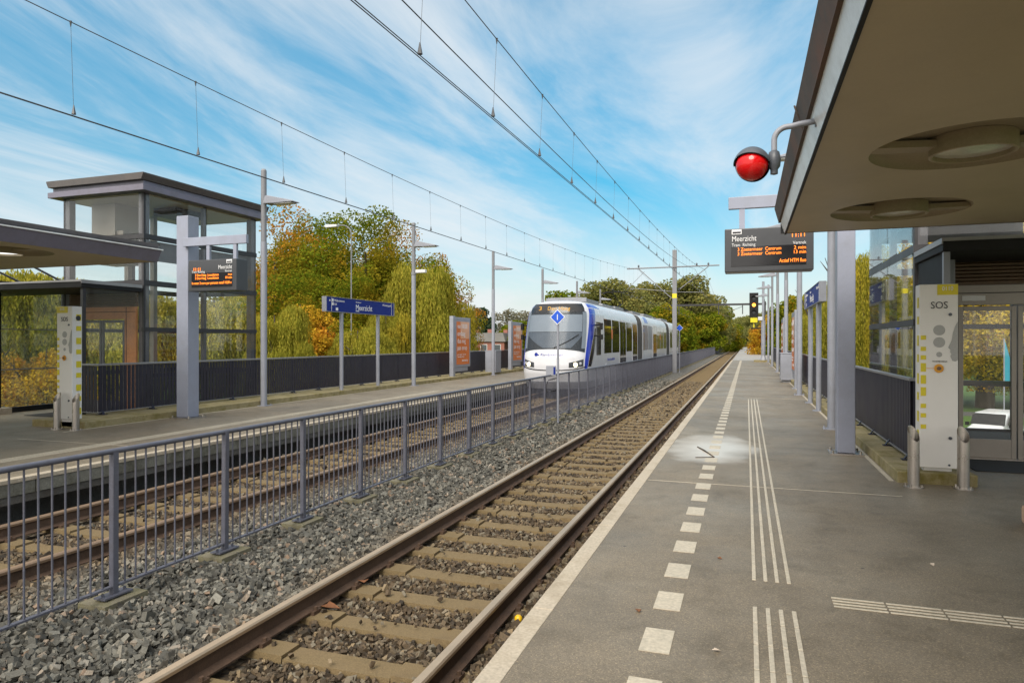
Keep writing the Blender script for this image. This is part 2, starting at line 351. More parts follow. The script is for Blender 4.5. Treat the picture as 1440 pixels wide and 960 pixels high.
# ------------------------------------------------------------------ mesh builder
class MB:
    def __init__(s):
        s.v, s.f, s.m = [], [], []

    def add(s, vs, fs, m=0):
        o = len(s.v)
        s.v += [tuple(p) for p in vs]
        s.f += [tuple(i+o for i in f) for f in fs]
        s.m += [m]*len(fs)
        return s

    def box(s, x0, y0, z0, x1, y1, z1, m=0):
        x0, x1 = sorted((x0, x1)); y0, y1 = sorted((y0, y1)); z0, z1 = sorted((z0, z1))
        v = [(x0, y0, z0), (x1, y0, z0), (x1, y1, z0), (x0, y1, z0), (x0, y0, z1), (x1, y0, z1), (x1, y1, z1), (x0, y1, z1)]
        return s.add(v, [(0, 3, 2, 1), (4, 5, 6, 7), (0, 1, 5, 4), (1, 2, 6, 5), (2, 3, 7, 6), (3, 0, 4, 7)], m)

    def bar(s, p, q, w, h, m=0, up=(0, 0, 1)):
        p, q = Vector(p), Vector(q); d = (q-p).normalized(); up = Vector(up)
        if abs(d.dot(up)) > 0.99: up = Vector((0, 1, 0))
        r = d.cross(up).normalized()*w/2; t = r.cross(d).normalized()*h/2
        v = [p-r-t, p+r-t, p+r+t, p-r+t, q-r-t, q+r-t, q+r+t, q-r+t]
        return s.add(v, [(0, 1, 2, 3), (7, 6, 5, 4), (0, 4, 5, 1), (1, 5, 6, 2), (2, 6, 7, 3), (3, 7, 4, 0)], m)

    def tube(s, pts, r, n=8, m=0, caps=True):
        pts = [Vector(p) for p in pts]
        rs = r if isinstance(r, (list, tuple)) else [r]*len(pts)
        vs, fs = [], []
        ref = None
        for i, p in enumerate(pts):
            a = pts[max(i-1, 0)]; c = pts[min(i+1, len(pts)-1)]
            d = (c-a).normalized()
            if ref is None:
                ref = Vector((0, 0, 1)) if abs(d.z) < 0.9 else Vector((1, 0, 0))
            x = (ref - d*ref.dot(d)).normalized(); ref = x
            y = d.cross(x)
            for k in range(n):
                an = 2*math.pi*(k+0.5)/n
                vs.append(p+(x*math.cos(an)+y*math.sin(an))*rs[i])
        for i in range(len(pts)-1):
            for k in range(n):
                a, b = i*n+k, i*n+(k+1) % n
                fs.append((a, b, b+n, a+n))
        if caps:
            fs.append(tuple(range(n))[::-1]); fs.append(tuple(range((len(pts)-1)*n, len(pts)*n)))
        return s.add(vs, fs, m)

    def cyl(s, p, q, r, n=16, m=0):
        return s.tube([p, q], r, n, m)

    def lathe(s, prof, c=(0, 0, 0), axis='z', n=24, m=0):
        vs, fs = [], []
        for r, h in prof:
            for k in range(n):
                a = 2*math.pi*k/n
                x, y = r*math.cos(a), r*math.sin(a)
                p = {'z': (x, y, h), 'y': (x, h, y), 'x': (h, x, y)}[axis]
                vs.append((c[0]+p[0], c[1]+p[1], c[2]+p[2]))
        for i in range(len(prof)-1):
            for k in range(n):
                a, b = i*n+k, i*n+(k+1) % n
                fs.append((a, b, b+n, a+n))
        fs.append(tuple(range(n))); fs.append(tuple(range((len(prof)-1)*n, len(prof)*n)))
        return s.add(vs, fs, m)

    def prism(s, poly, a0, a1, axis='y', m=0):
        n = len(poly)
        def pt(p, a):
            return {'y': (p[0], a, p[1]), 'z': (p[0], p[1], a), 'x': (a, p[0], p[1])}[axis]
        vs = [pt(p, a0) for p in poly]+[pt(p, a1) for p in poly]
        fs = [tuple(range(n)), tuple(range(n, 2*n))[::-1]]+[(i, (i+1) % n, (i+1) % n+n, i+n) for i in range(n)]
        return s.add(vs, fs, m)

    def text(s, body, org, right, up, size, align='LEFT', fit=None, m=0, depth=0.003):
        c = bpy.data.curves.new('t', 'FONT'); c.body = body; c.size = 1; c.align_x = align; c.extrude = 0.5; c.resolution_u = 3
        ob = bpy.data.objects.new('t', c)
        me = bpy.data.meshes.new_from_object(ob)
        R, U = Vector(right).normalized(), Vector(up).normalized(); Nn = R.cross(U); O = Vector(org)
        sx = size
        if fit and len(me.vertices):
            w = max(v.co.x for v in me.vertices)-min(v.co.x for v in me.vertices)
            sx = fit/w
        vs = [O+R*v.co.x*sx+U*v.co.y*size+Nn*(v.co.z*depth) for v in me.vertices]
        s.add(vs, [tuple(p.vertices) for p in me.polygons], m)
        bpy.data.meshes.remove(me); bpy.data.objects.remove(ob); bpy.data.curves.remove(c)
        return s

    def grid(s, fn, us, vs_, off=0.0, skirt=0.0, m=0):
        nu, nv = len(us), len(vs_)
        pts, low = [], []
        for v in vs_:
            for u in us:
                p, n = fn(u, v)
                pts.append(p+n*off); low.append(p-n*skirt)
        fs = []
        for j in range(nv-1):
            for i in range(nu-1):
                a = j*nu+i
                fs.append((a, a+1, a+1+nu, a+nu))
        if skirt:
            k = nu*nv
            bd = [i for i in range(nu)]+[j*nu+nu-1 for j in range(1, nv)]+[(nv-1)*nu+i for i in range(nu-2, -1, -1)]+[j*nu for j in range(nv-2, 0, -1)]
            pts = pts+low
            for a, b in zip(bd, bd[1:]+bd[:1]):
                fs.append((b, a, a+k, b+k))
        return s.add(pts, fs, m)

    def mesh(s, name, mats, smooth=None, fix=True):
        me = bpy.data.meshes.new(name)
        me.from_pydata(s.v, [], s.f)
        for mt in (mats if isinstance(mats, (list, tuple)) else [mats]):
            me.materials.append(mt)
        me.polygons.foreach_set('material_index', s.m)
        if fix:
            b = bmesh.new(); b.from_mesh(me)
            bmesh.ops.recalc_face_normals(b, faces=b.faces)
            b.to_mesh(me); b.free()
        if smooth:
            me.polygons.foreach_set('use_smooth', [True]*len(me.polygons))
            me.set_sharp_from_angle(angle=math.radians(smooth))
        me.update()
        return me

    def build(s, name, mats, parent=None, smooth=None, loc=None, bevel=0, fix=True):
        o = bpy.data.objects.new(name, s.mesh(name, mats, smooth, fix))
        COL.objects.link(o)
        if parent: o.parent = parent
        if loc is not None: o.location = loc
        if bevel:
            bv = o.modifiers.new('bevel', 'BEVEL'); bv.width = bevel; bv.segments = 2; bv.limit_method = 'ANGLE'
        return o


def tag(o, label=None, cat=None, group=None, kind=None):
    if label: o['label'] = label
    if cat: o['category'] = cat
    if group: o['group'] = group
    if kind: o['kind'] = kind
    return o


def thing(name, label, cat, loc=(0, 0, 0), rz=0, group=None):
    o = bpy.data.objects.new(name, None); COL.objects.link(o)
    o.location = loc; o.rotation_euler = (0, 0, rz); o.empty_display_size = 0.2
    return tag(o, label, cat, group)


def copy_tree(o, parent=None):
    c = o.copy(); COL.objects.link(c)
    if parent: c.parent = parent
    for ch in list(o.children):
        copy_tree(ch, c)
    return c


def place(proto, first, loc, label, rz=None, scale=None):
    o = proto if first else copy_tree(proto)
    o.location = loc
    if rz is not None: o.rotation_euler = (0, 0, rz)
    if scale is not None: o.scale = scale if isinstance(scale, (tuple, list)) else (scale,)*3
    o['label'] = label
    return o


# ------------------------------------------------------------------ ground, viaduct, trackbed, platforms
mb = MB(); mb.add([(-900, -300, -4), (900, -300, -4), (900, 1500, -4), (-900, 1500, -4)], [(0, 1, 2, 3)])
tag(mb.build('ground', M['grass']), kind='structure')
mb = MB(); mb.add([(4, 39.5, -3.995), (140, 39.5, -3.995), (140, 46, -3.995), (4, 46, -3.995)], [(0, 1, 2, 3)])
mb.add([(4, 60, -3.994), (140, 60, -3.994), (140, 63.5, -3.994), (4, 63.5, -3.994)], [(0, 1, 2, 3)])
tag(mb.build('road', M['asphalt']), kind='structure')
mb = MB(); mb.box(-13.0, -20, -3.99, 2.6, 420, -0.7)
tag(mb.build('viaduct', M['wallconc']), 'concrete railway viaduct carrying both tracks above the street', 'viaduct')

def bedz(x):
    return np.interp(x, [-8.2, -7.9, -7.4, -6.3, -5.9, -5.3, -4.3, -3.6, -3.2, -1.9, -1.6, -1.2],
                     [-.62, -.58, -.59, -.59, -.56, -.5, -.5, -.55, -.59, -.59, -.58, -.6])
xs = np.concatenate([np.linspace(-8.9, -0.7, 42)])
ys = np.concatenate([np.linspace(-15, 60, 60), np.linspace(80, 420, 12)])
mb = MB()
mb.grid(lambda u, v: (Vector((u, v, float(bedz(u)))), Vector((0, 0, 1))), list(xs), list(ys))
tag(mb.build('trackbed', M['bed'], smooth=60), kind='structure')

# platforms: slab with an overhanging edge, plaza in front of the lift
def platform(e, sg, kerbx, plaza, pl_end):
    """e: edge x, sg: +1 near platform (grows to +x) or -1"""
    mb = MB()
    a, bx = e+sg*0.13, kerbx+sg*1.0
    mb.box(a, -16, -0.18, bx, 62, 0)
    mb.box(bx, -16, -0.18, plaza, pl_end, 0)
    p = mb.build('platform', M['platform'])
    tag(p, kind='structure')
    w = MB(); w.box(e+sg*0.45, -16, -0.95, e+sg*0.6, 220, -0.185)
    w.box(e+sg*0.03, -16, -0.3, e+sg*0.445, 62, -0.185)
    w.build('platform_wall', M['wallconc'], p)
    ed = MB()
    s = -16.0
    while s < 62:
        ed.box(e, s+0.002, -0.05, e+sg*0.128, min(s+1.995, 62), 0.003); s += 2.0
    fa = MB(); s = -16.0
    while s < 62:
        fa.box(e+sg*.012, s+.006, -.2, e+sg*.128, min(s+1.99, 62), -.052); s += 2.0
    fa.build('edge_beam', M['edgebeam'], p)
    ed.build('edge_strip', M['edge'], p, bevel=0.006)
    ds = MB(); s = 2.58
    c = e+sg*0.78
    while s < 61:
        ds.box(c-0.08, s-0.15, -0.004, c+0.08, s+0.15, 0.004); s += 0.6
    ds.build('dash_line', M['marking'], p)
    g = MB()
    def rib(x0, y0, x1, y1):
        g.box(x0, y0, -0.002, x1, y1, 0.006)
    for k in range(4):
        x = e+sg*(1.29+0.074*k)
        for (s0, s1) in ((-3.0, 4.45), (4.95, 20.4)):
            s = s0
            while s < s1-0.05:
                rib(x-0.013, s, x+0.013, min(s+0.29, s1)); s += 0.3
    for k in range(4):
        y = 4.62+0.05*k
        for q in range(18):
            x = e+sg*(1.75+0.31*q)
            rib(min(x, x+sg*0.3), y-0.01, max(x, x+sg*0.3), y+0.01)
    g.build('guide_rib', M['marking'], p, bevel=0.004)
    jt = MB()
    for s in (8.13, 20.9, 33.5, 46.2):
        jt.box(min(e+sg*0.14, kerbx-sg*0.1), s, -0.002, max(e+sg*0.14, kerbx-sg*0.1), s+0.012, 0.0025)
    x0 = kerbx-sg*0.07
    jt.box(min(x0, x0+sg*0.05), 9.0, -0.002, max(x0, x0+sg*0.05), 61, 0.0028)
    jt.build('joint_line', M['marking'], p)
    wk = MB()
    wk.box(e+sg*0.05, 62.01, -0.18, kerbx+sg*1.0, 230, 0.004)
    tag(wk.build('walkway', M['pathtile']), kind='structure')
    return p

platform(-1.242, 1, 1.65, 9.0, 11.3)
platform(-8.208, -1, -11.68, -19.0, 12.0)

# kerbs
for k0, k1, s0, ends in ((1.65, 2.45, 8.92, 1), (-11.68, -13.05, 9.45, -1)):
    mb = MB(); a, c = sorted((k0, k1)); mb.box(a, s0, -0.05, c, 61.5, 0.13)
    tag(mb.build('kerb', M['concrete'], bevel=0.015), kind='structure')

# ------------------------------------------------------------------ tracks
def rail_prof(cx, zt):
    h = [(0.07, 0), (0.07, 0.012), (0.012, 0.03), (0.009, 0.11), (0.034, 0.125), (0.036, 0.148), (0.026, 0.16)]
    pr = [(cx+x, zt-0.16+z) for x, z in h]
    return pr+[(2*cx-x, z) for x, z in pr[::-1]]

def sleeper_mesh():
    mb = MB()
    prof = [(-0.1, 0), (0.1, 0), (0.125, -0.16), (-0.125, -0.16)]
    for x0, x1, dz in ((-1.25, -0.44, 0), (-0.44, 0.4, -0.022), (0.4, 1.25, 0)):
        pr = [(y, z+dz) for y, z in prof]
        mb.prism(pr, x0+0.004, x1-0.004, 'x')
    for sx in (-0.7525, 0.7525):
        for k in (-1, 1):
            mb.box(sx+k*0.08-0.03, -0.05, 0.0, sx+k*0.08+0.03, 0.05, 0.03, 1)
            mb.cyl((sx+k*0.09, 0, 0.02), (sx+k*0.09, 0, 0.055), 0.016, 8, 1)
    return mb

SLP = {}
def track(cx, label):
    t = thing('railway_track', label, 'track', (cx, 0, 0))
    for sx in (-0.7525, 0.7525):
        mb = MB(); pr = rail_prof(sx, RAIL); n = len(pr)
        mb.prism(pr, -16, 420, 'y')
        # running surface and head flanks are polished steel
        for fi, f in enumerate(mb.f):
            zz = [mb.v[i][2] for i in f]
            if len(f) == 4 and min(zz) > RAIL-0.036: mb.m[fi] = 1
        mb.build('rail', [M['railrust'], M['railhead'] if cx == NT else M['raildull']], t, smooth=40)
    if 'm' not in SLP:
        SLP['m'] = sleeper_mesh().mesh('sleeper', [M['sleeper'], M['railrust']])
    ph = 4.03
    n0 = -4
    for k in range(n0, n0+98):
        o = bpy.data.objects.new('sleeper', SLP['m']); COL.objects.link(o); o.parent = t
        o.location = (random.uniform(-.012, .012), ph+0.6*k, RAIL-0.175); o.rotation_euler = (0, 0, random.uniform(-.008, .008))
        bv = None
    far = MB()
    for k in range(n0+98, 600):
        y = ph+0.6*k
        far.box(-1.25, y-0.12, RAIL-0.3, 1.25, y+0.12, RAIL-0.178)
    o = far.build('sleeper', M['sleeper'], t); o['kind'] = 'stuff'

track(NT, 'empty near track with brown sleepers and shiny rails beside the near platform')
track(FT, 'far track the white tram runs on, beside the far platform')

# ballast stones
def rough_block():
    v = np.array([(x, y, z) for x in (-1, 1) for y in (-1, 1) for z in (-1, 1)], float)*.72
    q = [(0, 1, 3, 2), (4, 6, 7, 5), (0, 4, 5, 1), (2, 3, 7, 6), (0, 2, 6, 4), (1, 5, 7, 3)]
    f = [t_ for a, b_, c, d in q for t_ in ((a, b_, c), (a, c, d))]
    return v, np.array(f)

def ballast():
    V, F = rough_block()
    nvb, nfb = len(V), len(F)
    P_, S_ = [], []
    def field(x0, x1, y0, y1, sp, lift, smin, smax):
        nx, ny = max(1, int((x1-x0)/sp)), max(1, int((y1-y0)/sp))
        gx, gy = np.meshgrid(np.linspace(x0, x1, nx), np.linspace(y0, y1, ny))
        x = gx.ravel()+rng.uniform(-.6, .6, gx.size)*sp; y = gy.ravel()+rng.uniform(-.6, .6, gx.size)*sp
        keep = (x > x0) & (x < x1)
        x, y = x[keep], y[keep]
        z = bedz(x)+rng.uniform(-0.022, 0.03, x.size)+lift
        ok = np.ones(x.size, bool)
        s = rng.uniform(smin, smax, x.size)*np.where(rng.random(x.size) < .1, 1.45, 1)
        for cx in (NT, FT):
            dx = np.abs(x-cx)
            for r_ in (0.7525,):
                ok &= np.abs(dx-r_) > 0.105
            dy = np.abs(((y-4.03)+0.3) % 0.6-0.3)
            on = (dx < 0.66) & (dy < 0.12)
            ok &= ~(on & (rng.random(x.size) > 0.025))
            side = (dx > .66) & (dx < 1.3)
            inner = side & (x > cx)
            z = np.where(side, RAIL-0.178+s*.3-np.where((inner & (cx == NT)), .012, 0.0), z)
            z = np.where(on, RAIL-0.175+s*0.35, z)
            # smaller, lower stones in the cribs
            crib = (dx < 0.66)
            z = np.where(crib & ~on, RAIL-0.217+rng.uniform(-.022, .01, x.size), z)
            s = np.where(crib, s*.8, s)
        P_.append(np.stack([x, y, z], 1)[ok]); S_.append(s[ok])
    # frustum-limited rows: near field dense, then coarser
    for x0, x1, y0, y1, sp, a, b_ in ((-8.2, -5.6, 1.5, 9.5, .052, .02, .036), (-5.6, -1.2, 2.0, 10.5, .043, .017, .034), (-8.2, -5.6, 9.5, 24, .085, .03, .05), (-5.6, -1.2, 10.5, 19, .064, .024, .042), (-5.6, -1.2, 19, 38, .11, .04, .06)):
        field(x0, x1, y0, y1, sp, 0.0, a, b_)
    field(-5.8, -1.2, 2.0, 10.5, .05, 0.022, .017, .032)
    field(-6.1, -3.5, 2.0, 14, .05, 0.03, .018, .034)
    Pn, Sn = np.concatenate(P_), np.concatenate(S_)
    n = len(Pn)
    ax = rng.normal(size=(n, 4)); ax /= np.linalg.norm(ax, axis=1, keepdims=True)
    w, x, y, z = ax.T
    R = np.stack([1-2*(y*y+z*z), 2*(x*y-z*w), 2*(x*z+y*w), 2*(x*y+z*w), 1-2*(x*x+z*z), 2*(y*z-x*w), 2*(x*z-y*w), 2*(y*z+x*w), 1-2*(x*x+y*y)], 1).reshape(n, 3, 3)
    sc = Sn[:, None]*np.stack([rng.uniform(.9, 1.5, n), rng.uniform(.7, 1.1, n), rng.uniform(.5, .85, n)], 1)
    vv = V[None]*(1+rng.uniform(-.42, .28, (n, nvb, 3)))
    vv = vv*sc[:, None, :]
    vv = np.einsum('nij,nkj->nki', R, vv)+Pn[:, None, :]
    ff = F[None]+np.arange(n)[:, None, None]*nvb
    me = bpy.data.meshes.new('ballast_gravel')
    me.vertices.add(n*nvb); me.vertices.foreach_set('co', vv.ravel().astype(np.float32))
    nf = n*nfb
    me.loops.add(nf*3); me.loops.foreach_set('vertex_index', ff.ravel().astype(np.int32))
    me.polygons.add(nf); me.polygons.foreach_set('loop_start', np.arange(0, nf*3, 3, dtype=np.int32)); me.polygons.foreach_set('loop_total', np.full(nf, 3, np.int32))
    me.materials.append(M['stones']); me.update(calc_edges=True)
    me.polygons.foreach_set('use_smooth', np.zeros(nf, bool))
    o = bpy.data.objects.new('ballast_gravel', me); COL.objects.link(o)
    tag(o, 'grey and rust brown crushed stone ballast between the rails and under the low fence', 'gravel', kind='stuff')
    print('stones', n)
ballast()

# ------------------------------------------------------------------ fence between the tracks
def centre_fence():
    X = -4.8
    t = thing('track_fence', 'long low blue grey railing with thin upright bars between the two tracks', 'fence', (X, 0, 0))
    PI_ = 1.235; S0 = 4.14
    pm = MB(); pm.box(-.024, -.024, -.405, .024, .024, .755)
    pm.box(-.06, -.13, -.398, .06, .13, -.384)
    for k in (-.1, .1): pm.cyl((0, k, -.42), (0, k, -.36), .012, 8)
    pmesh = pm.mesh('post', M['fenceblue'])
    fm = MB(); fm.box(-.14, -.2, -.62, .14, .2, -.412)
    fmesh = fm.mesh('footing', M['footing'])
    pn = MB()
    for k in range(1, 12):
        y = k*PI_/12
        pn.tube([(0, y, -.318), (0, y, .735)], .008, 6)
    pn.box(-.02, .03, -.335, .02, PI_-.03, -.32)
    pnm = pn.mesh('panel', M['fenceblue'])
    tr = MB(); tr.tube([(0, -8, .752), (0, 230, .752)], .023, 10)
    tr.build('handrail', M['fenceblue'], t, smooth=60)
    k0 = -3
    for k in range(k0, k0+99):
        y = S0+PI_*k
        for nm, me in (('post', pmesh), ('footing', fmesh), ('panel', pnm)):
            o = bpy.data.objects.new(nm, me); COL.objects.link(o); o.parent = t; o.location = (0, y, 0)
            if nm == 'post':
                o.rotation_euler = (random.uniform(-.006, .006), random.uniform(-.006, .006), 0)
    far = MB()
    for k in range(k0+99, 180):
        y = S0+PI_*k
        far.box(-.027, y-.027, -.405, .027, y+.027, .74)
    o = far.build('post', M['fenceblue'], t); o['kind'] = 'stuff'
    far = MB()
    for k in range(k0+99, 180):
        y = S0+PI_*k
        for j in range(1, 12):
            far.box(-.009, y+j*PI_/12-.009, -.32, .009, y+j*PI_/12+.009, .735)
    o = far.build('panel', M['fenceblue'], t); o['kind'] = 'stuff'
centre_fence()

# ------------------------------------------------------------------ platform side fences
def side_fence(X, s0, s1, sg, label, ret):
    t = thing('platform_fence', label, 'fence', (X, s0, 0.13))
    Ln = s1-s0
    sl = MB(); y = 0.03
    while y < Ln:
        sl.box(-.006, y, .06, .006, y+.078, 1.0); y += 0.098
    n = 0
    if ret:
        x = 0.02
        while x < ret:
            sl.box(sg*x, -.006, .06, sg*(x+.078), .006, 1.0); x += .098
    sl.build('slat_panel', M['slat'], t)
    fr = MB()
    fr.box(-.022, 0, .045, .022, Ln, .06)
    if ret: fr.box(0, -.02, .045, sg*ret, .02, .06)
    fr.build('bottom_rail', M['railtop'], t)
    tr = MB(); tr.box(-.028, -.02, 1.005, .028, Ln, 1.045)
    if ret: tr.box(sg*.03, -.028, 1.005, sg*ret, .028, 1.045)
    tr.build('top_rail', M['railtop'], t, bevel=.006)
    pm = MB(); pm.box(-.03*1, -.025, 0.0, .03, .025, 1.0); pm.box(-.13, -.06, 0, .06, .06, .012); pm.bar((-.1, 0, .01), (-.02, 0, .12), .05, .012)
    me = pm.mesh('post', M['slat'])
    y = 0.1; k = 0
    while y < Ln:
        o = bpy.data.objects.new('post', me); COL.objects.link(o); o.parent = t; o.location = (sg*.04, y, 0)
        o.scale = (sg, 1, 1); y += 1.25
side_fence(1.95, 9.72, 61, 1, 'charcoal slatted fence along the mossy kerb of the near platform', 0.45)
side_fence(-12.5, 10.4, 61, -1, 'charcoal slatted fence along the far platform below the autumn trees', 0.5)

# ------------------------------------------------------------------ canopies
def canopy(sg, x_edge, x_back, s0, s1, label, two_tone):
    zb = 3.04
    t = thing('platform_canopy', label, 'canopy', (x_edge, s1, zb))
    W = abs(x_back-x_edge); Ln = s1-s0
    R, hs = 0.67, 0.82
    lx = 1.07
    cs = [-(s1-8.31)-2.54*k for k in range(5)] if sg > 0 else [-1.9-2.54*k for k in range(5)]
    cs = [c for k, c in enumerate(cs) if c-hs > -Ln and not (sg > 0 and k == 2)]
    so = MB()
    def q(xa, ya, xb, yb):
        xa, xb = sg*xa, sg*xb
        so.add([(xa, ya, 0), (xb, ya, 0), (xb, yb, 0), (xa, yb, 0)], [(0, 1, 2, 3)])
    q(0, -Ln, lx-hs, 0); q(lx+hs, -Ln, W, 0)
    ylast = 0
    n = 48
    for c in cs:
        q(lx-hs, c+hs, lx+hs, ylast); ylast = c-hs
        ci, sq = [], []
        for k in range(n):
            a = 2*math.pi*k/n; x, y = math.cos(a), math.sin(a)
            ci.append((sg*(lx+R*x), c+R*y, 0))
            mxx = max(abs(x), abs(y)); sq.append((sg*(lx+hs*x/mxx), c+hs*y/mxx, 0))
        so.add(ci+sq, [(k, (k+1) % n, (k+1) % n+n, k+n) for k in range(n)])
    q(lx-hs, -Ln, lx+hs, ylast)
    so.build('soffit', M['soffit'], t, fix=False)
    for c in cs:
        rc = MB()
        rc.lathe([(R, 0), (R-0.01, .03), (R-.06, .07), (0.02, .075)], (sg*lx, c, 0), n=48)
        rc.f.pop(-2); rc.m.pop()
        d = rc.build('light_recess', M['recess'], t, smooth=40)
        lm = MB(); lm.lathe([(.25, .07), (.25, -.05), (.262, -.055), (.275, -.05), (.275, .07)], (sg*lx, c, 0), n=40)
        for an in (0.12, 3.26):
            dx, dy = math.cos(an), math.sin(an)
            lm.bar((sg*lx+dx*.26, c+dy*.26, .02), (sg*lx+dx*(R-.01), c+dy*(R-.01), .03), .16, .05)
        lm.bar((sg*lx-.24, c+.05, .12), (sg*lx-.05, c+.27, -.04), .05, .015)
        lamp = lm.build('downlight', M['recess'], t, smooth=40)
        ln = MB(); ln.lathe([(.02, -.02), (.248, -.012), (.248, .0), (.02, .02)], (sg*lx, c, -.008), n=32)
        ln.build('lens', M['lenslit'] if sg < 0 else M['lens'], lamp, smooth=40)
    r = MB(); r.prism([(sg*.05, .012), (sg*W, .012), (sg*W, .3), (-sg*.1, .3)], -Ln, -.004)
    # roof body has holes for the recesses only visually deep: keep it above them
    r.v = [(x, y, z if z > .2 else .14) for x, y, z in r.v]
    r.build('roof_deck', M['towerframe'], t)
    if two_tone:
        f1 = MB(); f1.prism([(0, -.002), (-.012, -.002), (-.062, .14), (-.04, .14)], -Ln, .012)
        f1.build('fascia', M['fascialight'], t)
        f0 = MB(); f0.prism([(-.014, -.016), (.01, -.016), (.01, -.003), (-.014, -.003)], -Ln, .02)
        f0.build('drip_edge', M['black'], t)
        f2 = MB(); f2.prism([(-.07, .15), (-.085, .15), (-.135, .33), (-.1, .33)], -Ln, .03)
        f2.prism([(-.062, .141), (-.088, .141), (-.088, .149), (-.062, .149)], -Ln, .028)
        s = -4.1
        while s > -Ln:
            f2.bar((-.08, s, .14), (-.145, s, .34), .012, .012); s -= 4.1
        f2.build('gutter', M['brownroof'], t)
        e = MB(); e.box(-.06, 0, -.005, W, .012, .32); e.build('end_fascia', M['dark'], t)
    else:
        f1 = MB(); f1.prism([(.004, -.006), (.02, -.006), (.12, .19), (.1, .19)], -Ln, .012)
        f1.build('fascia', M['lavender'], t)
        f2 = MB(); f2.prism([(-.02, .195), (.14, .195), (.14, .215), (-.02, .215)], -Ln, .03)
        f2.build('gutter', M['fascialight'], t)
        e = MB(); e.box(.0, 0, -.005, -W, .012, .2); e.build('end_fascia', M['lavender'], t)
    return t
canopy(1, 0.48, 5.0, -1.6, 9.58, 'canopy with beige soffit and round downlights over the near platform', True)
canopy(-1, -9.9, -15.2, -6, 9.39, 'flat canopy with lavender fascia over the far platform shelter', False)

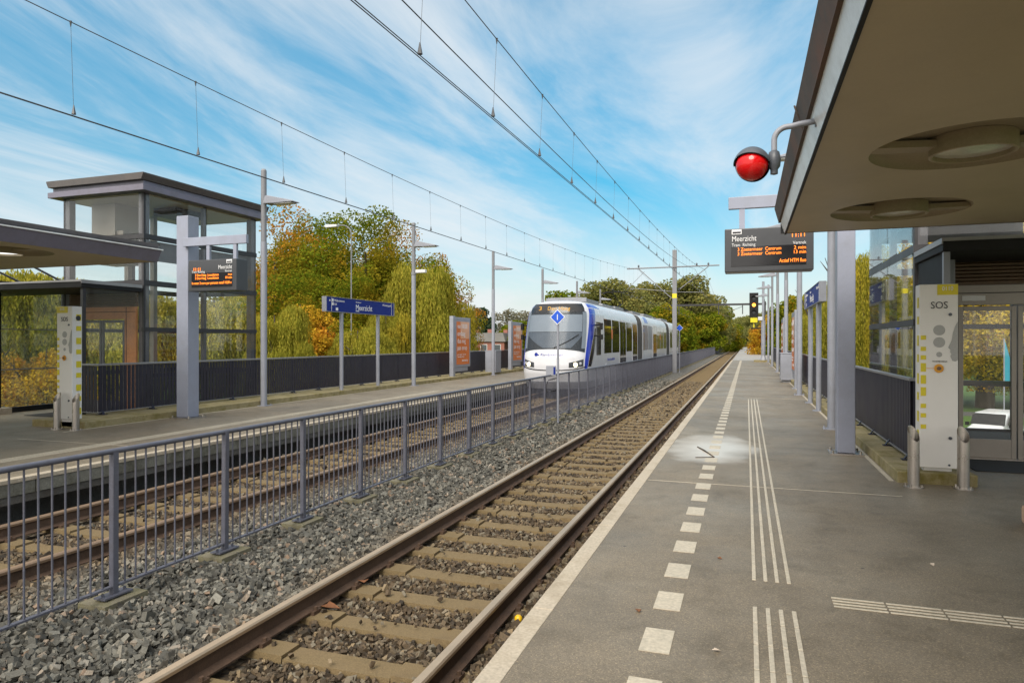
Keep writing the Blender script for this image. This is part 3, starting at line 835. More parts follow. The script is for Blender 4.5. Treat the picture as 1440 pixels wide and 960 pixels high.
# ------------------------------------------------------------------ lift towers
def lift(sg, xf, s0, label, near):
    W, Dp = 2.45, 3.7
    t = thing('lift_tower', label, 'lift tower', (xf, s0, 0))
    X = lambda x: sg*x
    H = 5.0
    fr = MB()
    pw = .16
    for px, py in ((0, 0), (W, 0), (0, Dp), (W, Dp), (0, Dp*.5), (W, Dp*.5)):
        w = pw if py in (0, Dp) else .1
        y0 = py if py < .1 else (py-w if py > 3 else py-w/2)
        x0 = px if px == 0 else px-w
        fr.box(X(x0), y0, -4, X(x0+w), y0+w, H)
    fr.build('frame_post', M['towerframe'], t, bevel=.008)
    be = MB()
    for z, h in ((-.17, .18), (.8, .1), (1.86, .09), (2.9, .12), (3.96, .11)):
        e = .03
        be.box(X(-e), -e+(.02 if z < 2.5 else 0), z, X(.06), Dp+e, z+h)
        be.box(X(W-.06), 0, z, X(W+e), Dp+e, z+h)
        be.box(X(.06), Dp-.06, z, X(W-.06), Dp+e, z+h)
        if z > 2.5: be.box(X(.06), -e, z, X(W-.06), .06, z+h)
    be.build('transom', M['dark'], t)
    cor = MB()
    for x0, x1 in ((-.012, .03), (W-.03, W+.012)):
        cor.box(X(x0), -.014, -4, X(x1), .03, H)
        cor.box(X(x0), Dp-.03, -4, X(x1), Dp+.014, H)
    cor.build('corner_trim', M['dark'], t)
    # glazing
    levels = [(-4, -.17), (.02, .8), (.9, 1.86), (1.95, 2.9), (3.02, 3.96), (4.07, H)]
    for z0, z1 in levels:
        for a, b_ in ((.03, Dp/2-.03), (Dp/2+.03, Dp-.03)):
            g = MB(); g.box(X(-.04), a, z0+.01, X(-.028), b_, z1-.01)
            g.build('side_glass', M['glassgreen'] if z1 < 1 else M['glass'], t)
        g = MB(); g.box(X(W+.028), .03, z0+.01, X(W+.04), Dp-.03, z1-.01); g.build('side_glass', M['glass'], t)
        g = MB(); g.box(X(.05), Dp+.028, z0+.01, X(W-.05), Dp+.04, z1-.01); g.build('rear_glass', M['glass'], t)
        if z0 > 2.5:
            g = MB(); g.box(X(.05), -.04, z0+.01, X(W-.05), -.028, z1-.01); g.build('front_glass', M['glass'], t)
    # head beam band and lift gear
    bd = MB(); bd.box(X(.17), .1, 3.5, X(W-.17), .16, 3.95); bd.box(X(.17), Dp-.2, 3.5, X(W-.17), Dp-.14, 3.95)
    bd.box(X(.1), .17, 3.5, X(.16), Dp-.2, 3.95)
    bd.build('gear_beam', M['towerframe'], t)
    gr = MB()
    gr.box(X(1.5), .55, 3.52, X(2.25), 1.25, H-.035); gr.box(X(1.3), .6, 4.0, X(1.5), 1.0, 4.3)
    gr.box(X(2.15), 1.5, -4, X(2.28), 1.62, H-.02); gr.box(X(2.15), 2.3, -4, X(2.28), 2.42, H-.02)
    gr.build('lift_gear', M['liftwall'], t)
    # roof: two stepped plates with overhang
    rf = MB()
    rf.box(X(-.24), -.24, H+.0, X(W+.24), Dp+.24, H+.13)
    rf.build('roof_lower_plate', M['lavender'], t, bevel=.01)
    rf = MB(); rf.box(X(-.16), -.16, H+.135, X(W+.16), Dp+.16, H+.23); rf.build('roof_band', M['lavender'], t)
    rf = MB(); rf.prism([(X(-.26), H+.39), (X(W+.26), H+.39), (X(W+.26), H+.36), (X(W+.2), H+.235), (X(-.2), H+.235), (X(-.26), H+.36)], -.26, Dp+.26)
    rf.build('roof', M['towerroof'], t, bevel=.006)
    so = MB(); so.box(X(.01), .01, H-.03, X(W-.01), Dp-.01, H-.005); so.build('ceiling', M['soffit'], t)
    vent = MB(); vent.box(X(.5), 1.4, H-.22, X(1.2), 2.3, H-.035); vent.build('vent', M['dark'], t)
    # front wall with the sliding glass doors
    c = W/2
    fw = MB()
    y0, y1 = -.06, .0
    fw.box(X(.17), y0, 0, X(c-.72), y1, 2.42); fw.box(X(c+.72), y0, 0, X(W-.17), y1, 2.42)
    fw.box(X(c-.719), y0, 2.14, X(c+.719), y1, 2.42)
    wm = M['liftwall'] if near else M['wood']
    fw.build('front_wall', wm, t, bevel=.006)
    seam = MB()
    for sx_ in (-.52-.25, .52+.25):
        seam.box(X(c+sx_)-.008, y0-.004, .02, X(c+sx_)+.008, y0-.0005, 2.41)
    seam.box(X(.17), y0-.004, 2.3, X(W-.17), y0-.0005, 2.312)
    seam.build('panel_joint', M['black'], t)
    lv = MB()
    for k in range(9):
        z = 2.45+.05*k
        lv.prism([(-.05, z), (.0, z+.03), (.0, z+.04), (-.05, z+.012)], X(.2), X(W-.2), 'x')
    lv.box(X(.17), .005, 2.42, X(W-.17), .02, 2.9)
    lv.build('louvre', M['louvre'], t)
    for d in (-1, 1):
        df = MB()
        xa, xb = (c-.7, c-.008) if d < 0 else (c+.008, c+.7)
        df.box(X(xa), -.045, .01, X(xa+.06), -.012, 2.12); df.box(X(xb-.06), -.045, .01, X(xb), -.012, 2.12)
        df.box(X(xa+.06), -.045, .01, X(xb-.06), -.012, .27); df.box(X(xa+.06), -.045, 2.06, X(xb-.06), -.012, 2.12)
        do = df.build('door', wm if near else M['towerframe'], t, bevel=.004)
        gl = MB(); gl.box(X(xa+.055), -.034, .265, X(xb-.055), -.024, 2.065); gl.build('door_glass', M['glass'], do)
    sl = MB(); sl.box(X(c-.7), -.22, .004, X(c+.7), -.065, .02); sl.build('sill', M['steel'], t)
    fl = MB(); fl.box(X(.17), .03, -.12, X(W-.17), Dp-.2, -.02); fl.build('car_floor', M['mat'], t)
    if near:
        st = MB(); st.box(X(c-.66), y0-.006, 2.2, X(c-.38), y0-.001, 2.27); st.build('notice', M['letter'], t)
    # entrance hood: flat black roof on slim columns
    dep = 1.55
    hd = MB()
    hd.box(X(-.02), -dep, 2.74, X(W+2.0), -.07, 2.9)
    hd.build('hood_roof', M['black'], t, bevel=.006)
    tr = MB(); tr.box(X(-.035), -dep-.012, 2.83, X(-.021), -.07, 2.9); tr.box(X(-.03), -dep-.015, 2.86, X(W+2.0), -dep-.001, 2.9)
    tr.build('hood_trim', M['railtop'], t)
    for (x, y) in ((.0, -dep+.05), (W+1.9, -dep+.05)):
        co = MB(); co.box(X(x), y, 0, X(x+.07), y+.07, 2.735); co.build('hood_column', M['dark'] if not near else M['palegrey'], t)
    if near:
        pn = MB(); pn.box(X(.02), -dep+.13, 1.25, X(.06), -.1, 2.735); pn.build('hood_side_panel', M['black'], t)
        pn = MB(); pn.box(X(.02), -dep+.13, .05, X(.06), -.1, 1.245); pn.build('hood_side_panel', M['dark'], t)
        co = MB(); co.box(X(.28), -.55, 0, X(.36), -.47, 2.735); co.build('hood_column', M['palegrey'], t)
    else:
        pn = MB(); pn.box(X(.03), -dep+.13, .05, X(.04), -.1, 2.73); pn.build('hood_side_glass', M['glassweak'], t)
    for xx in (.9, 2.1):
        sr = MB(); sr.cyl((X(xx), -dep+.3, 2.9), (X(xx), -dep-.55, 3.25), .022, 8)
        sr.build('stay_rod', M['towerframe'], t)
    mt = MB(); mt.box(X(c-.8), -1.2, .003, X(c+.9), -.24, .012); mt.build('entrance_mat', M['mat'], t)
    return t
lift(1, 2.3, 11.2, 'glass lift tower with steel sliding doors beside the emergency post on the near platform', True)
lift(-1, -12.9, 11.9, 'tall glazed lift tower with overhanging flat roof standing on the far platform', False)

# glass back screen of the far shelter
t = thing('glass_screen', 'streaky glass back wall of the far platform shelter with dark posts', 'screen', (-16.0, 6.0, 0))
fr = MB()
for y in (0, 2.4, 4.75, 6.35):
    fr.box(-.05, y, 0, .05, y+.1, 2.95)
fr.build('post', M['black'], t)
fr = MB(); fr.box(-.06, 0, .0, .06, 6.4, .12); fr.box(-.04, 0, 2.93, .04, 6.4, 3.0); fr.build('frame', M['black'], t)
for y0, y1 in ((.12, 2.38), (2.52, 4.73), (4.87, 6.33)):
    for z0, z1 in ((.13, .98), (1.0, 1.9), (1.92, 2.92)):
        g = MB(); g.box(-.006, y0, z0, .006, y1, z1); g.build('pane', M['glassdirty'], t)
r = MB(); r.box(.01, .1, .975, .03, 6.3, 1.0); r.box(.01, .1, 1.9, .03, 6.3, 1.92); r.build('rail', M['railtop'], t)
ft = MB(); ft.box(-.2, 4.6, 0, .25, 4.95, .13); ft.build('foot', M['edge'], t)

# ------------------------------------------------------------------ lamp posts
def lamp(sg, label, group):
    """luminaire reaches towards the track; sg=+1 towards +x"""
    t = thing('lamp_post', label, 'lamp post', group=group)
    p = MB(); p.cyl((0, 0, 0), (0, 0, 4.15), .078, 16); p.box(-.15, -.15, 0, .15, .15, .015)
    for a in (-.12, .12):
        for b_ in (-.12, .12): p.cyl((a, b_, .01), (a, b_, .05), .014, 6)
    p.build('pole', M['palegrey'], t, smooth=50)
    p = MB(); p.cyl((0, 0, 4.15), (0, 0, 5.96), .07, 16); p.lathe([(.07, 5.96), (.05, 6.0), (.01, 6.01)], n=16)
    p.build('upper_pole', M['midgrey'], t, smooth=50)
    h = MB(); h.prism([(sg*.08, 5.1), (sg*.14, 5.28), (sg*.2, 5.3), (sg*.95, 5.13), (sg*.98, 5.1), (sg*.45, 5.09)], -.15, .15)
    h.cyl((sg*.05, 0, 5.2), (sg*.16, 0, 5.2), .03, 8)
    L = h.build('luminaire', M['palegrey'], t, bevel=.01)
    g = MB(); g.box(sg*.4, -.12, 5.075, sg*.9, .12, 5.088); g.build('diffuser', M['fascialight'], L)
    return t
ordn = ['first', 'second', 'third', 'fourth', 'fifth', 'sixth']
lampL = lamp(1, '', 'lamp posts on the far platform')
for k, s in enumerate((14.35, 22.6, 30.95, 39.4, 48.2, 56.5)):
    place(lampL, k == 0, (-11.6, s, 0), 'grey lamp post on the far platform, %s one counted from the lift tower' % ordn[k])
lampR = lamp(-1, '', 'lamp posts on the near platform')
for k, s in enumerate((13.95, 22.5, 30.3, 39.0, 47.7, 56.0)):
    place(lampR, k == 0, (1.5+.02*min(k, 4), s, 0), 'grey lamp post on the near platform, %s one counted from the square sign post' % ordn[k])
# security camera on the second far lamp post
t = thing('security_camera', 'small white security camera on the second far platform lamp post', 'camera', (-11.6, 22.6, 4.2))
c = MB(); c.box(.1, -.07, -.06, .5, .07, .06); c.build('housing', M['white'], t, bevel=.015)
c = MB(); c.cyl((.05, 0, -.05), (.14, 0, -.05), .03, 8); c.lathe([(.09, -.02), (.09, -.12), (.05, -.16), (.01, -.17)], n=16); c.build('mount', M['midgrey'], t)

# ------------------------------------------------------------------ departure displays
def display(X, s, reach, post_w, top, label, icon_left, lines, plabel):
    """square post with an arm along +-x and a hanging display facing the camera"""
    t = thing('departure_display', label, 'display', (X, s, 0))
    p = MB(); h = post_w/2; p.box(-h, -h, .02, h, h, top); pt = p.build('post', M['pale'], t, bevel=.012)
    b_ = MB(); b_.box(-h-.1, -h-.09, 0, h+.1, h+.09, .018)
    for a in (-h-.06, h+.06):
        for q in (-h-.04, h+.04): b_.cyl((a, q, .015), (a, q, .06), .016, 6)
    b_.build('base_plate', M['steel'], pt)
    sgn = 1 if reach > 0 else -1
    a = MB(); a.box(sgn*(h-.06) if reach > 0 else -h+.02, -h-.08, 3.62, reach, -h-.004, 3.8); a.build('arm', M['pale'], t, bevel=.008)
    w = 1.22
    x1 = reach-sgn*.06 if reach > 0 else reach-.02
    xa, xb = (reach-w-.12, reach-.12) if reach > 0 else (reach-.05, reach-.05+w)
    for fx in ((.3, .86) if reach > 0 else (.2, .8)):
        hg = MB(); hg.box(xa+w*fx-.04, -h-.07, 3.3, xa+w*fx+.04, -h-.015, 3.618)
        hg.build('hanger', M['pale'], t)
    yf, yb = -h-.22, -h+.12
    bx = MB(); bx.box(xa, yf, 2.66, xb, yb, 3.3); hs = bx.build('housing', M['signgrey'], t, bevel=.012)
    sc = MB(); sc.box(xa+.09, yf-.006, 2.74, xb-.1, yf-.001, 3.03); sc.build('screen', M['screen'], hs)
    y = yf-.008
    tx = MB()
    txl = lambda *a, **k: MB().text(*a, **k).build('lettering', M['letter'], hs, fix=False)
    aml = lambda *a, **k: MB().text(*a, **k).build('led_text', M['amber'], hs, fix=False)
    R, U = (1, 0, 0), (0, 0, 1)
    left, rgt = xa+.1, xb-.1
    if icon_left:
        ix = left; txl('Meerzicht', (left, y, 3.11), R, U, .115, fit=.34)
        aml('11:11', (rgt, y, 3.14), R, U, .09, 'RIGHT', fit=.17)
    else:
        ix = rgt-.14; txl('Meerzicht', (rgt, y, 3.1), R, U, .115, 'RIGHT', fit=.34)
        aml('11:11', (left+.03, y, 3.08), R, U, .09, fit=.17)
    # tram pictogram
    tx.box(ix, y-.001, 3.215, ix+.14, y+.002, 3.285)
    dk = MB(); dk.box(ix+.012, y-.003, 3.227, ix+.128, y-.0012, 3.255); dk.build('pictogram', M['letterdark'], hs)
    txl('Tram  Richting', (left, y, 3.035), R, U, .065, fit=.33)
    txl('Vertrek', (rgt, y, 3.035), R, U, .065, 'RIGHT', fit=.18)
    z = 2.965
    for l, r_ in lines[0]:
        aml(l, (left+.08, y, z), R, U, .07, fit=.6); aml(r_, (rgt, y, z), R, U, .07, 'RIGHT', fit=.16 if len(r_) > 2 else .09); z -= .064
    if icon_left: aml(lines[1], (rgt, y, 2.78), R, U, .075, 'RIGHT', fit=.36)
    else: aml(lines[1], (left, y, 2.8), R, U, .075, fit=1.0)
    tx.build('pictogram_plate', M['letter'], hs)
    return t
display(1.36, 11.0, -1.62, .24, 4.25, 'hanging departure display with amber text over the near platform on a square post', True,
        ([('3 Zoetermeer  Centrum', '2 min'), ('3 Zoetermeer  Centrum', '13 min')], 'Actief HTM fluo'), '')
display(-11.3, 11.55, 1.72, .31, 4.29, 'hanging departure display with amber text over the far platform in front of the lift', False,
        ([('3 Den Haag  Loosduinen', 'nu'), ('3 Den Haag  Loosduinen', '10 min')], 'In weer 2 euro per persoon vanaf 10,00 e'), '')

# ------------------------------------------------------------------ station name signs
def name_sign(X, s, label, face, group):
    """4.1 m board parallel to the track, face=+1 shows to +x"""
    t = thing('station_sign', label, 'sign', (X, s, 0), group=group)
    for y in (.9, 3.1):
        p = MB(); p.cyl((0, y, .01), (0, y, 2.56), .06, 14); p.box(-.13, y-.13, 0, .13, y+.13, .014); p.build('post', M['palegrey'], t, smooth=50)
    b_ = MB(); b_.box(-.06, .02, 2.54, .06, 4.08, 2.96); b_.build('board', M['blue'], t, bevel=.006)
    fr = MB()
    for y in (-.02, 4.085): fr.box(-.075, y, 2.525, .075, y+.03, 2.975)
    fr.box(-.07, .012, 2.965, .07, 4.082, 2.978); fr.box(-.07, .012, 2.522, .07, 4.082, 2.536)
    fr.build('frame', M['palegrey'], t)
    tx = MB()
    txl = lambda *a, **k: MB().text(*a, **k).build('lettering', M['letter'], t, fix=False)
    for f in (1, -1):
        x = f*.063
        o = (lambda a: a) if f > 0 else (lambda a: 4.1-a)
        R = (0, f, 0); U = (0, 0, 1)
        txl('Meerzicht', (x, o(2.12), 2.63), R, U, .26, 'CENTER', fit=1.0)
        txl('Zoetermeer', (x, o(1.62), 2.86), R, U, .065)
        txl('Wijkcentrum', (x, o(.42), 2.84), R, U, .1, fit=.55); txl('Lift', (x, o(.42), 2.73), R, U, .1)
        txl('Westerpark', (x, o(3.9), 2.84), R, U, .1, 'RIGHT', fit=.6)
        for a, z0, w, h in ((.3, 2.83, .08, .09), (.3, 2.72, .08, .09), (.5, 2.57, .12, .09), (.16, 2.84, .05, .05)):
            y0, y1 = sorted((o(a), o(a+w))); tx.box(x-.002, y0, z0, x+.002, y1, z0+h)
        for a in (.27, 3.93):
            y0, y1 = sorted((o(a), o(a+.015))); tx.box(x-.002, y0, 2.545, x+.002, y1, 2.955)
        y0, y1 = sorted((o(1.62), o(2.62))); tx.box(x-.002, y0, 2.585, x+.002, y0+.2, 2.61)
    tx.build('sign_symbols', M['letter'], t)
    return t
name_sign(-11.85, 17.35, 'blue station name board on two posts in front of the dark slatted far fence', 1, 'station name boards')
name_sign(1.6, 16.6, 'station name board seen edge-on behind the square post of the near platform', -1, 'station name boards')

# ------------------------------------------------------------------ advertising boards
def ad(label, group, blank=False):
    t = thing('poster_board', label, 'poster board', group=group)
    p = MB(); p.box(-.09, -.22, 0, .09, .0, 2.72); p.box(-.16, -.3, 0, .16, .1, .02); p.build('post', M['palegrey'], t, bevel=.02)
    b_ = MB(); b_.box(-.07, .02, .5, .07, 1.75, 2.68); b_.build('frame', M['palegrey'], t, bevel=.02)
    b_ = MB(); b_.box(-.06, .02, .32, .06, 1.45, .495); b_.build('plinth', M['palegrey'], t)
    for f in (1, -1):
        x = f*.074
        q = MB(); q.box(x-.004, .17, .62, x, 1.6, 2.5) if f > 0 else q.box(x, .17, .62, x+.004, 1.6, 2.5)
        po = q.build('poster', M['orange'], t)
        q = MB(); xx = x+f*.001
        q.box(min(xx, xx+f*.002), .6 if f > 0 else .17, 1.75, max(xx, xx+f*.002), 1.6 if f > 0 else 1.2, 2.5); q.build('poster_peach_field', M['peach'], po)  # peach field printed on the upper part of the poster
        tx = MB(); R = (0, f, 0); o = .25 if f > 0 else 1.52
        for z, l, w in ((2.2, 'van 100,00', 1.1), (1.88, 'omlaag', .85), (1.56, 'dus nog', .9), (1.26, 'pas erop', 1.05)):
            tx.text(l, (x+f*.006, o, z), R, (0, 0, 1), .3, fit=w)
        for z, l, w in ((1.03, 'ga naar onze', .95), (.93, 'website', .75)): tx.text(l, (x+f*.006, o, z), R, (0, 0, 1), .1, fit=w)
        tx.text('amnesty', (x+f*.006, o+f*.5, .75), R, (0, 0, 1), .17, fit=.65)
        tx.build('lettering', M['letter'], po, fix=False)
    return t
a0 = ad('', 'orange poster boards')
place(a0, True, (-11.95, 27.0, 0), 'orange poster board on the far platform between the second and third lamp post')
place(a0, False, (-11.95, 34.6, 0), 'orange poster board on the far platform half hidden behind the tram front')
place(a0, False, (1.65, 25.6, 0), 'poster board edge-on between the second and third lamp post of the near platform')
place(a0, False, (1.65, 33.5, 0), 'poster board edge-on beyond the third lamp post of the near platform')

# utility cabinets
def cabinet(label, loc):
    t = thing('utility_cabinet', label, 'cabinet', loc, group='grey utility cabinets')
    b_ = MB(); b_.box(-.28, -.32, .1, .28, .42, 1.15); b_.box(-.3, -.34, 1.15, .3, .44, 1.18); b_.build('body', M['palegrey'], t, bevel=.01)
    b_ = MB(); b_.box(-.2, -.25, 0, .2, .35, .1); b_.build('plinth', M['midgrey'], t)
cabinet('grey utility cabinet at the foot of the third far platform lamp post', (-11.9, 31.7, 0))
cabinet('grey utility cabinet at the foot of the third near platform lamp post', (1.55, 29.4, 0))

# ------------------------------------------------------------------ emergency posts and their guards
def sos(sg, loc, label):
    t = thing('emergency_post', label, 'emergency post', loc, group='white emergency posts')
    w, d, z0, z1 = .39, .2, .15, 2.27
    b_ = MB(); b_.box(0, 0, z0, w, d, z1); b_.box(.05, .05, 0, w-.05, d-.05, z0); bd = b_.build('body', M['soswhite'], t, bevel=.008)
    y = -.004
    ye = MB()
    tabx = (.18, w-.002) if sg > 0 else (.0, .28)
    ye.box(tabx[0], y, z1-.125, tabx[1], y+.002, z1-.004)
    for k, (z, h) in enumerate(((1.63, .05), (1.5, .05), (1.4, .05), (1.26, .1), (1.12, .1), (.98, .1), (.84, .05), (.73, .05), (.6, .05))):
        x0 = .012
        ye.build('yellow_block', M['yellow'], bd); ye = MB(); ye.box(x0, y, z, x0+.055, y+.002, z+h)
    sx = -.004 if sg > 0 else w+.004
    for k in range(9):
        z = z1-.15-.22*k
        ye.build('yellow_block', M['yellow'], bd); ye = MB(); ye.box(sx-.002, .02 if sg > 0 else .08, z-.12+.03*(k % 2), sx+.002, .09 if sg > 0 else .18, z)
    ye.build('yellow_block', M['yellow'], bd)
    tx = MB(); tx.text('SOS', (.2, y-.002, 1.97+.02), (1, 0, 0), (0, 0, 1), .115, 'CENTER', fit=.17)
    if sg < 0:
        tx.lathe([(.05, -.001), (.05, .001)], (w+.006, .12, 2.05), axis='x', n=20)
    tx.build('lettering', M['letterdark'], bd, fix=False)
    tx = MB(); tx.text('0110', ((tabx[0]+tabx[1])/2, y-.002, z1-.075), (1, 0, 0), (0, 0, 1), .07, 'CENTER', fit=.11)
    tx.build('tab_number', M['letter'], bd, fix=False)
    pr = MB()
    for z in (1.74, 1.6): pr.lathe([(.06, y+.001), (.06, y+.003)], (.2, 0, z), axis='y', n=28)
    pr.lathe([(.03, y+.001), (.03, y+.003)], (.2, 0, 1.46), axis='y', n=20)
    prof = [(w-.002, 1.84), (w-.03, 1.79), (w-.055, 1.7), (w-.065, 1.62), (w-.1, 1.54), (w-.078, 1.515), (w-.08, 1.49), (w-.07, 1.465), (w-.078, 1.44), (w-.06, 1.39), (w-.03, 1.38), (w-.002, 1.4)]
    pr.prism(prof, y, y+.002, 'y')
    pr.build('face_print', M['sosgrey'], bd)
    lk = MB()
    for z in (1.92, .5): lk.lathe([(.018, -.012), (.018, .0)], (w-.08, 0, z), axis='y', n=14)
    lk.lathe([(.012, -.01), (.012, .0)], (w-.09, 0, .19), axis='y', n=12)
    lk.build('lock', M['hood'], bd)
    bt = MB(); bt.lathe([(.05, -.01), (.045, -.016), (.03, -.016)], (.195, 0, 1.3), axis='y', n=24); bo = bt.build('call_button', M['yorange'], bd)
    bt = MB(); bt.lathe([(.022, -.026), (.022, -.017)], (.195, 0, 1.3), axis='y', n=16); bt.build('button_core', M['louvre'], bo)
    ln = MB(); ln.box(.07, y, 1.297, .145, y+.002, 1.303); ln.build('call_line', M['yorange'], bd)
    if sg > 0:
        ln = MB(); ln.text('druk voor hulp en informatie', (.13, y-.001, 1.375), (1, 0, 0), (0, 0, 1), .022, fit=.15); ln.build('small_print', M['letterdark'], bd, fix=False)
sos(1, (1.9, 9.05, .02), 'white and yellow emergency post in front of the near platform lift doors')
sos(-1, (-12.32, 9.4, .02), 'white and yellow emergency post at the end of the far platform fence')

def guard(label, loc, rz):
    t = thing('guard_pipe', label, 'bollard', loc, rz, group='stainless guard pipes')
    n = 24; r = .06; vs, fs = [], []
    for rr, zz in ((r, 0), (r, .6), (r-.008, .6), (r-.008, .05)):
        for k in range(n):
            a = 2*math.pi*k/n
            z = zz+(math.sin(a)*.085 if zz == .6 else 0)
            vs.append((rr*math.cos(a), rr*math.sin(a), z))
    for i in range(3):
        for k in range(n):
            a, b_ = i*n+k, i*n+(k+1) % n
            fs.append((a, b_, b_+n, a+n))
    fs.append(tuple(range(3*n, 4*n)))
    mb = MB(); mb.add(vs, fs); mb.build('pipe', M['steel'], t, smooth=40)
    b_ = MB(); b_.lathe([(.1, 0), (.1, .012), (.062, .014)], n=20)
    for k in range(4):
        a = k*math.pi/2+.5; b_.cyl((.085*math.cos(a), .085*math.sin(a), .01), (.085*math.cos(a), .085*math.sin(a), .035), .012, 6)
    b_.build('flange', M['steel'], t)
guard('slant-cut steel guard pipe between the near fence end and the emergency post', (1.77, 8.7, 0), 0.5)
guard('slant-cut steel guard pipe between the emergency post and the lift doors', (2.27, 8.78, 0), 0.2)
guard('slant-cut steel guard pipe on the track side of the far emergency post', (-11.65, 9.25, 0), 0)
guard('slant-cut steel guard pipe on the shelter side of the far emergency post', (-12.12, 9.25, 0), 0)

# ------------------------------------------------------------------ red lamp on the canopy edge
t = thing('warning_lamp', 'red dome lamp with grey hood on a bent pipe at the canopy edge', 'lamp', (.45, 5.07, 3.13))
arm = MB(); pts = [(.0, 0, 0), (-.1, 0, -.01), (-.16, 0, -.02)]
for k in range(9):
    a = math.pi/2*k/8; pts.append((-.18-.09*math.sin(a), 0, -.02-.09*(1-math.cos(a))))
pts.append((-.27, 0, -.2))
arm.tube(pts, .02, 12); arm.lathe([(.04, -.01), (.04, .005)], axis='x', n=16); arm.build('arm', M['palegrey'], t, smooth=50)
j = MB(); j.lathe([(.01, -.17), (.035, -.19), (.045, -.24), (.04, -.29), (.025, -.31), (.025, -.34), (.01, -.345)], (-.27, 0, 0), n=20)
j.cyl((-.27, 0, -.27), (-.37, -.01, -.255), .022, 10); j.build('joint', M['hood'], t, smooth=50)
ctr = Vector((-.415, -.02, -.27)); axd = Vector((-.3, -.8, -.38)).normalized()
q = axd.to_track_quat('Z', 'Y').to_matrix()
def dome(r, a0, a1, n=32, rings=14, squash=1.0):
    mb = MB(); vs, fs = [], []
    for i in range(rings+1):
        a = a0+(a1-a0)*i/rings
        for k in range(n):
            p = 2*math.pi*k/n
            vs.append(ctr+q @ Vector((r*math.sin(a)*math.cos(p), r*math.sin(a)*math.sin(p), r*math.cos(a)*squash)))
    for i in range(rings):
        for k in range(n):
            b_, c = i*n+k, i*n+(k+1) % n
            fs.append((b_, c, c+n, b_+n))
    mb.add(vs, fs); return mb
dome(.108, .01, 1.75).build('red_lens', M['redlens'], t, smooth=60)
h = dome(.122, 1.62, 3.13); h.build('back_shell', M['hood'], t, smooth=60)
# visor over the top edge of the lens
vz = MB(); vs, fs = [], []
upl = (q.transposed() @ Vector((0, 0, 1)))
pa = math.atan2(upl.y, upl.x)
n = 24
for rr in (.126, .119):
    for i in range(8):
        a = .95+(1.65-.95)*i/7
        for k in range(n+1):
            p = pa-1.5+3.0*k/n
            aa = a if True else a
            edge = 1-abs(2*k/n-1)**2
            ang = 1.65-(1.65-a)*(0.25+.75*edge)
            vs.append(ctr+q @ Vector((rr*math.sin(ang)*math.cos(p), rr*math.sin(ang)*math.sin(p), rr*math.cos(ang))))
for l in range(2):
    for i in range(7):
        for k in range(n):
            b_ = l*8*(n+1)+i*(n+1)+k; fs.append((b_, b_+1, b_+n+2, b_+n+1))
vz.add(vs, fs); vz.build('visor', M['hood'], t, smooth=60)

# ------------------------------------------------------------------ overhead line
def contact_z(s): return 3.98+.012*s if s < 47 else 4.544+.004*(s-47)
def mess_z(s, base):
    if s < 47: return EYE+base+.00108*(s-10)**2
    k = (s-47)/47.; return EYE+base+.00108*37**2-1.3*4*k*(1-k)*.8
SMP = [-14+1.5*i for i in range(41)]+[47+4.7*i for i in range(1, 11)]
def overhead(X, base, label, stag):
    t = thing('overhead_line', label, 'overhead wire', (X, 0, 0), group='overhead lines')
    def xo(s): return stag*math.cos((s-47)/47*math.pi)*.12
    w = MB(); w.tube([(xo(s)-.012, s, contact_z(s)) for s in SMP], .0045, 6); w.tube([(xo(s)+.012, s, contact_z(s)) for s in SMP], .0045, 6); w.build('contact_wire', M['wire'], t)
    w = MB(); w.tube([(0, s, mess_z(s, base)) for s in SMP], .0055, 6); w.build('messenger_wire', M['wire'], t)
    s = 5.4 if X < -5 else 5.22
    s -= 1.76*4
    while s < 92:
        d = MB(); zt, zb_ = mess_z(s, base), contact_z(s)
        d.tube([(0, s, zt), (xo(s), s, zb_+.03)], .002, 4)
        d.tube([(xo(s), s, zb_+.02), (xo(s), s, zb_+.08), (xo(s), s, zb_+.12)], [.024, .012, .005], 6); d.tube([(0, s, zt+.01), (0, s, zt-.05)], [.014, .005], 6)
        d.build('dropper', M['wire'], t); s += 1.76 if s < 46 else 5
overhead(FT, 3.41, 'pair of overhead wires with droppers above the far track', -.4)
overhead(NT, 3.28, 'pair of overhead wires with droppers above the near track', .4)
w = MB(); w.tube([(0, s, mess_z(s, 3.31)) for s in SMP], .007, 6)
tag(w.build('feeder_cable', M['wire'], loc=(-3.18, 0, 0)), 'single feeder cable running between the two overhead lines', 'cable')

